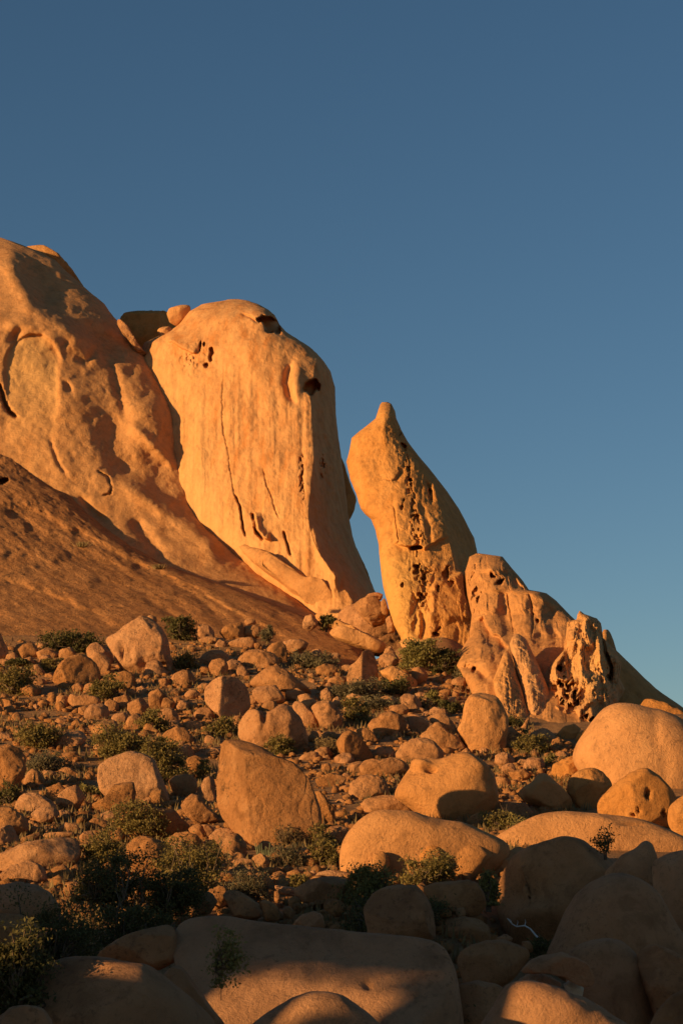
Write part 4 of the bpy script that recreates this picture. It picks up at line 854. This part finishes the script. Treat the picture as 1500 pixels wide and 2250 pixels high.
def carve(o, G):
    """press hollows (photo px centre, half sizes, depth m) into the camera-facing side"""
    me = o.data; n = len(me.vertices); co = np.empty(n*3, np.float32); me.vertices.foreach_get('co', co); co = co.reshape(-1, 3).astype(float)
    no = np.empty(n*3, np.float32); me.vertices.foreach_get('normal', no); no = no.reshape(-1, 3)
    w = co + np.array(o.location)
    d = w - CAM; fy = d[:, 1]*math.cos(PITCH) + d[:, 2]*math.sin(PITCH); uz = -d[:, 1]*math.sin(PITCH) + d[:, 2]*math.cos(PITCH)
    px = 750 + FPX*d[:, 0]/fy; py = 1125 - FPX*uz/fy
    front = sstep(0.0, -0.3, no[:, 1])
    r = 0
    for cx, cy, sx, sy, A in G: r = r + f_blob(px, py, cx, cy, sx, sy, A, 0, 2.6)
    co -= no*(r*front)[:, None]
    me.vertices.foreach_set('co', co.astype(np.float32).ravel()); me.update()
lines = [l for l in TABLE.strip().split('\n') if l.strip()]
BOULD = []
for i, l in enumerate(lines):
    lab, poly, kw, G = parse(l)
    a = np.array(poly); area = np.ptp(a[:, 0])*np.ptp(a[:, 1])
    o = rock('stone' if area < 900 else 'boulder', lab, 'stone' if area < 900 else 'boulder', poly, 11 + 7*i, **kw)
    if G: carve(o, G)
    BOULD.append((o, poly, lab))

# ------------------------------------------------------------------ unseen sunward rock shading the foreground, with masses added to shape the lit patches
SH = np.array([-math.sin(SUN_AZ), -math.cos(SUN_AZ)]); SP = np.array([math.cos(SUN_AZ), -math.sin(SUN_AZ)])
def shade_hill_mass(along, s0, s1, top, depth, seed, bot=-3.0, ex=0.5, na=0.45):
    V, F = ico(5)
    hw = (s1 - s0)/2; sc = (s0 + s1)/2; zc = (top + bot)/2; hh = (top - bot)/2
    q = np.sign(V)*np.abs(V)**ex
    q = q*np.array([hw, depth, hh])
    q = q + V*(na*fbm(q/3.0 + seed, 4, seed))[:, None]
    c = SH*along + SP*sc
    P = np.stack([q[:, 0]*SP[0] + q[:, 1]*SH[0], q[:, 0]*SP[1] + q[:, 1]*SH[1], q[:, 2]], -1)
    o = obj('shade_hill', mesh_np('shade_hill', P, F), M_CLIFF, None, (c[0], c[1], zc))
    tag(o, kind='structure'); return o
TE = math.tan(SUN_EL)
h0 = shade_hill_mass(16, -42.4, -27.1, 13.5, 9, 3, na=0.22, ex=0.42)
shade_hill_mass(14, -25.5, -22.8, 6.4, 2.5, 4, na=0.12, ex=0.4)  # unseen masses from here on are added to bound the lit patches
shade_hill_mass(14, -29.0, -22.5, 9.0, 3.0, 7, bot=5.45, ex=0.6, na=0.22)  # added overhang, cuts off the sun above the slab's lit patch
shade_hill_mass(14, -23.0, -20.3, 4.68, 2.0, 5, na=0.10, ex=0.35)
shade_hill_mass(14, -20.6, -19.15, 6.4, 3.0, 6, na=0.12, ex=0.4)
shade_hill_mass(14, -19.3, -16.2, 4.58, 3.0, 8, na=0.10, ex=0.4)
def dapple_leaves():  # unseen leaves added to break up the edge of the slab's lit patch
    rg = np.random.default_rng(12); n = 900
    c = SH*12.0 + SP*(-26.3); zc = 5.15
    k = np.stack([rg.uniform(-0.95, 0.95, 26), rg.normal(size=26)*0.3, 0.28 - 0.55*rg.random(26)**1.8], -1)
    o = k[rg.integers(0, 26, n)] + rg.normal(size=(n, 3))*[0.10, 0.15, 0.09]
    P = np.stack([c[0] + o[:, 0]*SP[0] + o[:, 1]*SH[0], c[1] + o[:, 0]*SP[1] + o[:, 1]*SH[1], zc + o[:, 2]], -1)
    return P, rg
DAPPLE = dapple_leaves()

# ------------------------------------------------------------------ small stones between the boulders
rng = np.random.default_rng(77)
TOPX = [-60, 300, 640, 760, 900, 1000, 1100, 1250]; TOPY = [1425, 1430, 1420, 1450, 1440, 1495, 1580, 1660]
BOTX = [-60, 700, 780, 1000, 1250]; BOTY = [1960, 2010, 2010, 2050, 1760]
RB = np.array(ROCKS)
def free_spot(x0, y0, x1, y1, lim):
    ov = (RB[:, 0] < x1) & (RB[:, 2] > x0) & (RB[:, 1] < y1) & (RB[:, 3] > y0)
    if not ov.any(): return True
    fr = RB[ov]
    w = np.minimum(fr[:, 2], x1) - np.maximum(fr[:, 0], x0); h = np.minimum(fr[:, 3], y1) - np.maximum(fr[:, 1], y0)
    behind = fr[:, 3] > y1                      # a traced rock stands in front
    cover = (w*h)/((x1 - x0)*(y1 - y0))
    own = (w*h)/((fr[:, 2] - fr[:, 0])*(fr[:, 3] - fr[:, 1]))
    return not ((behind & (cover > 0.6)) | (~behind & (own > lim))).any()
ZONES = [(0, 1425, 230, 1640, 'on the scree at the far left'), (230, 1425, 420, 1660, 'around the elephant-head boulder'), (420, 1400, 700, 1640, 'in the upper pile of boulders'),
         (-80, 1640, 230, 1990, 'on the lower left of the slope'), (230, 1640, 470, 2000, 'left of the tall monolith'), (470, 1640, 720, 2000, 'around the foot of the tall monolith'),
         (700, 1400, 1000, 1640, 'in the shaded gully below the spire'), (700, 1600, 1000, 1990, 'right of the tall monolith'), (1000, 1400, 1400, 1990, 'below the weathered crag')]
def zone(x, y):
    for a, b, c, d, n in ZONES:
        if a <= x <= c and b <= y <= d: return n
    return 'among the boulders of the slope'
SHAPES = ['rounded', 'flat', 'angular']
STN = {}
def scatter(count, w0, w1, pw, lim, word, name, seed0, sub, box=None):
  global RB
  made = 0; tries = 0
  while made < count and tries < 20000:
      tries += 1
      x = rng.uniform(-50, 1240); y0t = np.interp(x, TOPX, TOPY); y1t = np.interp(x, BOTX, BOTY)
      if y1t <= y0t: continue
      y = rng.uniform(y0t, y1t)
      if box: x = rng.uniform(box[0], box[1]); y = rng.uniform(box[2], box[3])
      elif x > 760 and rng.random() < 0.35: continue
      w = w0 + w1*rng.random()**pw; k = rng.integers(0, 3); h = w*[0.78, 0.5, 0.85][k]*rng.uniform(0.85, 1.15)
      if not free_spot(x - w/2, y - h, x + w/2, y, lim): continue
      n = 7 if k != 2 else 5; th = np.sort(np.linspace(0, 2*math.pi, n, endpoint=False) + rng.uniform(-0.3, 0.3, n))
      rr = rng.uniform(0.82, 1.12, n)
      poly = np.stack([x + rr*np.cos(th)*w/2, y - h/2 - rr*np.sin(th)*h/2], -1)[::-1]
      z = zone(x, y)
      so_ = rock(name, 'x', name, poly, seed0 + made, sub=sub, namp=0.09, T=0.95, sm=(2.2, 1.8, 1.0)[k], ext=0.25, group='%s %s %ss %s' % (word, SHAPES[k], name, z))
      RB = np.vstack([RB, RB[-1:]*0 + [x - w/2, y - h, x + w/2, y]]); made += 1
      STN.setdefault((word, SHAPES[k], name, z), []).append((x, so_))
scatter(150, 27, 34, 1.3, 0.2, 'medium-sized', 'boulder', 7001, 4)
scatter(45, 13, 16, 1.2, 0.3, 'little', 'stone', 9001, 3, (905, 1070, 1470, 1570))
scatter(240, 13, 22, 1.6, 0.2, 'small', 'stone', 5001, 3)
ORD = ['leftmost', 'second', 'third', 'fourth', 'fifth', 'sixth', 'seventh', 'eighth', 'ninth', 'tenth']
for (word, sh, nm, z), L in STN.items():
    L.sort(key=lambda a: a[0])
    for i, (x, o_) in enumerate(L):
        w_ = ORD[i] if i < 10 else '%dth' % (i + 1)
        o_['label'] = '%s %s %s %s, %s%s' % (word, sh, nm, z, w_, '' if i == 0 else ' from the left')
# rubble too small to count
V3, F3 = ico(1)
VS, FS = [], []; nv = 0
for i in range(9000):
    x = rng.uniform(-80, 1300); y0t = np.interp(x, TOPX, TOPY) - 12; y1t = max(np.interp(x, BOTX, BOTY), 1720) + 20
    y = rng.uniform(y0t, y1t); D = float(Dg(y)); c = W(x, y, D); c[2] = zg(c[0], c[1])
    s = 0.05 + 0.19*rng.random()**2.2
    q = V3*rng.uniform(0.6, 1.3, (len(V3), 1))*np.array([1.2, 1.0, 0.75])*s
    a = rng.uniform(0, 6.28); q = q @ np.array([[math.cos(a), -math.sin(a), 0], [math.sin(a), math.cos(a), 0], [0, 0, 1]])
    VS.append(q + c + [0, 0, s*0.25]); FS.append(F3 + nv); nv += len(V3)
tag(obj('rubble', mesh_np('rubble', np.concatenate(VS), np.concatenate(FS)), M_BOULD), 'scattered gravel and fist-sized rubble on the boulder slope', 'rubble', None, 'stuff')

# ------------------------------------------------------------------ plants
def tube(pts, r0, r1, n=5):
    pts = np.asarray(pts, float); m = len(pts); V = []
    for i in range(m):
        t = pts[min(i + 1, m - 1)] - pts[max(i - 1, 0)]; t /= max(np.linalg.norm(t), 1e-9)
        u = np.cross(t, [0.3, 0.2, 1.0] if abs(t[2]) < 0.9 else [1, 0, 0]); u /= np.linalg.norm(u); v = np.cross(t, u)
        r = r0 + (r1 - r0)*i/(m - 1)
        a = np.arange(n)*2*math.pi/n
        V.append(pts[i] + r*(np.cos(a)[:, None]*u + np.sin(a)[:, None]*v))
    return np.concatenate(V), gridfaces(m, n, True)
def join(parts):
    Vs, Fs, n = [], [], 0
    for V, F in parts: Vs.append(V); Fs.append(F + n); n += len(V)
    return np.concatenate(Vs), np.concatenate(Fs)
def leaves(c, s, rg, asp=0.55, up=0.0):
    n = len(c)
    u = rg.normal(size=(n, 3)); u[:, 2] += up; u /= np.linalg.norm(u, axis=1)[:, None]
    v = np.cross(u, rg.normal(size=(n, 3))); v /= np.linalg.norm(v, axis=1)[:, None]
    s = s*rg.uniform(0.6, 1.3, (n, 1)); u = u*s; v = v*s*asp
    V = np.stack([c - u, c + v, c + u, c - v], 1).reshape(-1, 3)
    return V, np.arange(4*n).reshape(-1, 4)
_v, _f = leaves(DAPPLE[0], 0.085, DAPPLE[1], 0.3)
_o = obj('dapple_scrub', mesh_np('dapple_scrub', _v - np.array(h0.location), _f), LEAF['dark'], h0, smooth=False)  # added out of view, only dapples the sunlight
def bush(label, x, base, w, h, kind='green', seed=0, D=None, dens=1.0, trunk=0.0, bark=None, cat='bush', name='bush', lean=0.0, group=None, br_=1.0):
    rg = np.random.default_rng(900 + seed)
    if D is None: D = max(float(Dg(base)), 45.0)
    b = W(x, base, D); m = D/FPX; Wd, H = w*m, h*m
    root = empty(name, b); tag(root, label, cat, group)
    ncl = int(np.clip(w*h/45, 14, 90))
    d = rg.normal(size=(ncl, 3)); d /= np.linalg.norm(d, axis=1)[:, None]
    rad = rg.uniform(0.1, 1.15, ncl)**0.55
    lo = trunk
    cz = H*(lo + (1 - lo)*0.5); ch = H*(1 - lo)*0.5
    C = d*rad[:, None]*np.array([Wd/2*0.86, Wd/2*0.75, ch*0.9]); C[:, 2] += cz; C[:, 0] += lean*C[:, 2]
    C[:, 2] += 0.16*H*rg.normal(size=ncl); C[:, 2] = np.clip(C[:, 2], 0.06*H, H*1.12)
    C[:, 0] += 0.10*Wd*np.sin(C[:, 2]/H*3 + seed)
    br = []
    nst = 1 if br_ < 0.3 else 3 if trunk > 0.2 else 6
    st = [np.array([rg.normal()*0.03*Wd, rg.normal()*0.03*Wd, 0.0]) for _ in range(nst)]
    fork = [np.array([s[0]*3 + rg.normal()*0.10*Wd, s[1]*3 + rg.normal()*0.1*Wd, H*(lo*0.9 + 0.18 + 0.1*rg.random())]) for s in st]
    for s, f in zip(st, fork):
        mid = (s + f)/2 + rg.normal(size=3)*0.04*Wd
        br.append(tube([s - [0, 0, 0.15], s, mid, f], br_*(0.035*H**0.6 + 0.012), br_*(0.02*H**0.6 + 0.006)))
    for c in C[:90]:
        f = fork[int(np.argmin([np.linalg.norm(c - q) for q in fork]))]
        mid = (f + c)/2 + rg.normal(size=3)*0.07*Wd; tip = c + (c - f)*rg.uniform(0.05, 0.3) + rg.normal(size=3)*0.04*Wd
        br.append(tube([f, mid, c, tip], br_*(0.012 + 0.008*H), 0.004*br_, 4))
    Vb, Fb = join(br)
    obj('branches', mesh_np('branches', Vb, Fb), bark or M_BARK, root)
    ls = max(0.03, 0.00075*D)*(1.0 if kind != 'dry' else 0.9)
    nl = int(np.clip(w*h*0.72*dens, 300, 9000))
    wt = rg.uniform(0.05, 1.0, ncl)**1.5; idx = rg.choice(ncl, nl, p=wt/wt.sum())
    sg = (0.05*Wd + 0.04)*rg.uniform(0.5, 1.6, ncl)[idx][:, None]
    off = rg.normal(size=(nl, 3))*np.array([1, 1, 0.6])*sg
    c = C[idx] + off; c[:, 2] = np.maximum(c[:, 2], 0.02)
    asp = 0.25 if kind in ('dry', 'grey') else 0.5
    V, F = leaves(c, ls*(1.25 if asp < 0.3 else 1.0), rg, asp, 0.4)
    obj('foliage', mesh_np('foliage', V, F), LEAF[kind], root, smooth=False)
    return root
PL = '''
dense dark green bush at the slab's foot, far left|147|1436|128|50|dark
round dark green bush left of the upper boulder pile|397|1408|72|52|dark
olive bush right of the elephant-head boulder|411|1476|64|42|green
leafy shrub at the far left under the thick-trunked succulent tree|38|1530|92|58|green
small olive shrub between the succulent tree and the dark-faced boulder|110|1484|44|38|green
brushy shrub in front of the boulder under the elephant-head boulder|228|1540|74|52|green
thorny bush with a short reddish trunk, left of the layered rock|76|1656|100|56|green|t=.3
wide spreading olive shrub above the three-piece boulder|262|1676|118|74|green
spreading shrub with thin branches behind the three-piece boulder's right side|358|1718|100|84|green|t=.25
low olive bush between two round boulders, above the spreading shrub|342|1614|70|44|green
dusty shrub below the thorny bush, above the aloe|110|1700|110|40|grey
dark round shrub at the left edge below the large left-edge boulder|14|1774|62|50|dark
small bright green shrub right of the aloe|116|1742|28|28|green
dry yellow grass clump left of the three-piece boulder|200|1754|62|26|yellow
leafy tree with arching branches on the flat ledge rock|315|1846|132|66|green|t=.2
bush mixed with bare stems left of the craggy pale boulder|232|1918|96|76|green|t=.1
biggest lit bush in the lower left, below the monolith|432|1966|170|112|green
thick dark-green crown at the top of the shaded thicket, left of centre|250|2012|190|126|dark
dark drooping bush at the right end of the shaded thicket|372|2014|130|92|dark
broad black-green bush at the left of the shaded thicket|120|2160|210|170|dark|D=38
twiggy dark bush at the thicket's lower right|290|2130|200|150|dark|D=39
grey-brown dry rounded bush behind the great foreground slab|555|1980|104|56|grey
small olive bush right of the grey-brown dry bush|660|1960|46|36|green
yellow-green bush left of a pair, before the broad low dome rock|812|1990|118|78|yellow
taller olive bush right of a pair, before the broad low dome rock|935|1952|138|64|green
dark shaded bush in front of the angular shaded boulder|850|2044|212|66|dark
narrow sunlit bush left of the huge shaded dome|1072|1990|44|68|yellow
feathery shrub between the big loaf and the whaleback rock|1100|1832|84|48|green
pale yellow shrub on the whaleback rock's left end|1168|1862|118|50|yellow
tiny bare-stemmed tree on the saddle of the shaded dome|1330|1876|52|48|dark|t=.1 D=50.5 d=.25 b=.5
light green tree with a pale trunk at the foot of the spire|917|1484|100|76|yellow|t=.35 p=1
dark green bushy tree right of the pale-trunked tree under the spire|975|1484|76|62|dark
yellow-green shrub in the gully below the trees|950|1550|36|30|yellow
green-yellow bush on the dark bank left of the glowing-crest boulder|780|1594|70|54|green
grey low shrub in the gully, left of the pointed wedge|720|1470|80|30|grey
grey-green low shrub at the foot of the pointed wedge|790|1536|120|34|grey
grey-green shrub right of the pointed wedge's foot|868|1528|76|36|dark
low grey brush above the flat dark stone of the gully|900|1560|80|28|grey
low brush at the left side of the egg-shaped giant|985|1570|50|34|dark
dry twiggy shrub left of the cone-shaped boulder|738|1668|78|40|dry
green shrub at the foot of the egg-shaped giant, right side|1165|1660|84|38|green
light green sapling behind the green shrub below the crag|1146|1636|26|30|yellow
bright little shrub left of the round boulder near the giant dome|1206|1690|26|34|yellow
dark brush under the two-toned boulder|484|1624|84|44|green
shrub behind the monolith's sloping top|612|1664|76|42|green
dusty shrub in the rubble right of the monolith's shoulder|716|1660|78|34|dry
grey shrub on the slope right of the upper boulder pile|668|1466|76|30|grey
pale dry shrub on the slab's lower edge|706|1462|50|26|dry
small grey shrub behind the topmost stacked blocks|590|1408|38|32|grey
small shrub left of the monolith, before the striped boulder|444|1714|30|36|green
climbing shrub against the monolith's lower right face|625|1866|66|48|dry|d=.5
bright green leafy shrub at the monolith's right foot|712|1908|70|60|green
tall feathery stems behind the bright green shrub|712|1866|56|50|green|d=.6
grey brush below the monolith's right corner|640|1908|84|44|grey
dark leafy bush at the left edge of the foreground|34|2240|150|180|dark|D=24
dark twig shrub at the bottom, right of the great slab|1034|2275|56|64|dark|D=31 d=.6
dark shrub between cliff ramp and round perched stone|716|1384|40|36|dark|D=126
small shrub on the slope above the green trees' right side|1010|1500|50|24|grey
low dark brush under the leaning flake|1120|1600|60|26|dark
low grey-green brush in the middle of the gully|830|1560|100|26|grey
dark bush in the shade below the dead branch|1195|2108|50|40|dark|D=43
'''
for i, l in enumerate([q for q in PL.strip().split('\n') if q]):
    f = l.split('|'); kw = {}
    for t in (f[6].split() if len(f) > 6 else []):
        k, v = t.split('=')
        if k == 't': kw['trunk'] = float(v)
        elif k == 'D': kw['D'] = float(v)
        elif k == 'd': kw['dens'] = float(v)
        elif k == 'b': kw['br_'] = float(v)
        elif k == 'p': kw['bark'] = M_BARKP
    tree = 'tree' in f[0].split()
    bush(f[0], float(f[1]), float(f[2]), float(f[3]), float(f[4]), f[5], i, cat='tree' if tree else 'bush', name='small_tree' if tree else 'shrub' if 'shrub' in f[0] else 'bush', **kw)

# sparse plant hanging in the hollow of the great foreground slab
bush('sparse leafy plant with hanging sprays before the great foreground slab', 487, 2172, 74, 118, 'yellow', 201, D=27.0, dens=0.16, trunk=0.12, name='shrub', lean=0.05, br_=0.15)

# thick-stemmed succulent tree
def succulent_tree():
    D = float(Dg(1488)); b = W(40, 1488, D); m = D/FPX
    r = empty('succulent_tree', b); tag(r, 'succulent tree with thick pale stems and a flat dark crown at the far left', 'tree')
    rg = np.random.default_rng(4)
    parts = []
    H = 38*m
    for dx, tx in ((-2, -12), (2, 8), (4, 18)):
        parts.append(tube([(dx*m, 0, -0.2), (dx*m, 0, 0.25*H), ((dx + tx*0.5)*m, 0.1, 0.5*H), (tx*m, 0.15, 0.72*H)], 7*m, 2.6*m, 8))
    obj('trunk', mesh_np('trunk', *join(parts)), M_BARKP, r)
    n = 1500; a = rg.uniform(0, 6.28, n); q = np.sqrt(rg.random(n))
    c = np.stack([q*np.cos(a)*27*m, q*np.sin(a)*22*m, H*0.75 + (1 - q*q)*10*m*rg.random(n) + 3*m*rg.random(n)], -1)
    V, F = leaves(c, 0.13, rg, 0.5, 0.6)
    obj('crown', mesh_np('crown', V, F), LEAF['dark'], r, smooth=False)
succulent_tree()
def aloe():
    D = float(Dg(1740)); b = W(76, 1742, D); m = D/FPX
    r = empty('aloe', b); tag(r, 'aloe with a pale stem and a spiky rosette before a dark pyramid-like boulder', 'aloe')
    rg = np.random.default_rng(8)
    obj('stem', mesh_np('stem', *tube([(0, 0, -0.1), (0, 0, 7*m), (0, 0, 14*m)], 2.0*m, 2.2*m, 7)), M_BARKP, r)
    parts = []
    for i in range(46):
        a = rg.uniform(0, 6.28); t = rg.uniform(0, 1); z = (11 + 20*t)*m; L = (9.5 - 4*t)*m; up = -0.25 + 1.6*t
        d = np.array([math.cos(a), math.sin(a), up]); d /= np.linalg.norm(d)
        parts.append(tube([(0, 0, z), d*L*0.5 + [0, 0, z + 0.6*m], d*L + [0, 0, z]], 0.9*m, 0.1*m, 4))
    obj('rosette', mesh_np('rosette', *join(parts)), LEAF['yellow'], r)
    obj('flower_spike', mesh_np('flower_spike', *tube([(0, 0, 28*m), (0, 0, 38*m), (0, 0, 44*m)], 2.6*m, 0.8*m, 7)), LEAF['grass'], r)
aloe()
def ribbed():
    D = float(Dg(1892)); b = W(583, 1890, D); m = D/FPX
    r = empty('columnar_succulent', b); tag(r, 'clump of upright ribbed succulent stems below the monolith', 'succulent')
    rg = np.random.default_rng(9)
    for i in range(11):
        x = (-17 + 3.5*i)*m; tx = x*1.25; h = (22 + 16*rg.random())*m
        obj('stem', mesh_np('stem', *tube([(x*0.5, rg.normal()*0.06, -0.1), (x, 0, 0.3*h), (tx, 0, 0.8*h), (tx*1.02, 0, h)], 1.5*m, 1.1*m, 6)), M_EUPH, r)
ribbed()
def dead_branch():
    D = 44.0
    P = [W(x, y, D + dz) for x, y, dz in ((1114, 2018, 0.3), (1124, 2030, 0.2), (1134, 2036, 0.1), (1152, 2034, 0), (1164, 2041, 0), (1178, 2057, -0.1), (1192, 2068, -0.2), (1200, 2082, -0.2))]
    P = np.array(P); b = P[-1].copy()
    r = empty('dead_branch', b); tag(r, 'bleached white dead branch lying in the shade below the huge shaded dome', 'branch')
    obj('limb', mesh_np('limb', *tube((P - b)[::-1], 0.028, 0.010, 6)), M_DEAD, r)
    for (i, dx, dy) in ((1, -6, -16), (3, 4, -14), (2, 2, -12)):
        q = P[i] - b; e = W(1134 + dx + (i - 2)*14, 2034 + dy, D) - b
        obj('twig', mesh_np('twig', *tube([q, (q + e)/2 + [0.02, 0, 0.02], e], 0.012, 0.004, 5)), M_DEAD, r)
dead_branch()
def tuft(label, x, base, w, h, D, seed):
    rg = np.random.default_rng(seed); m = D/FPX; n = 160
    c = rg.normal(size=(n, 3))*[w*m*0.22, w*m*0.2, 0]; t = c*1.9; t[:, 2] = h*m*rg.uniform(0.5, 1.0, n)
    s = np.stack([rg.normal(size=n), rg.normal(size=n), 0*rg.random(n)], -1)*0.035
    V = np.stack([c - s, c + s, t], 1).reshape(-1, 3)
    o = obj('grass_tuft', mesh_np('grass_tuft', V, np.arange(3*n).reshape(-1, 3)), LEAF['grass'], None, W(x, base, D), smooth=False)
    tag(o, label, 'grass')
tuft('round dry grass tuft alone on the speckled slab', 179, 1202, 22, 15, 134.0, 1)
tuft('dry grass tuft on the apron at the end of the slab crack', 352, 1250, 24, 12, 131.0, 2)
# dry grass and low herbs over the slope
rg = np.random.default_rng(31)
n = 26000
x = rg.uniform(-100, 1300, n); y0t = np.interp(x, TOPX, TOPY) - 15; y1t = np.maximum(np.interp(x, BOTX, BOTY), 1760) + 30
y = y0t + (y1t - y0t)*rg.random(n)
c = W(x, y, Dg(y)); dn = fbm(np.stack([c[:, 0]/2.2, c[:, 1]/2.2, 0*x], -1), 3, 91)
c = c[dn > 0.05]; n = len(c)
c[:, 2] = zg(c[:, 0], c[:, 1])
t = c + np.stack([rg.normal(size=n)*0.08, rg.normal(size=n)*0.08, rg.uniform(0.12, 0.38, n)], -1)
s = np.stack([rg.normal(size=n), rg.normal(size=n)*0.5, 0*rg.random(n)], -1); s = s/np.linalg.norm(s, axis=1)[:, None]*0.045
V = np.stack([c - s, c + s, t], 1).reshape(-1, 3)
tag(obj('dry_grass', mesh_np('dry_grass', V, np.arange(3*n).reshape(-1, 3)), LEAF['dry'], smooth=False), 'thin dry grass and herbs growing between the boulders', 'grass', None, 'stuff')
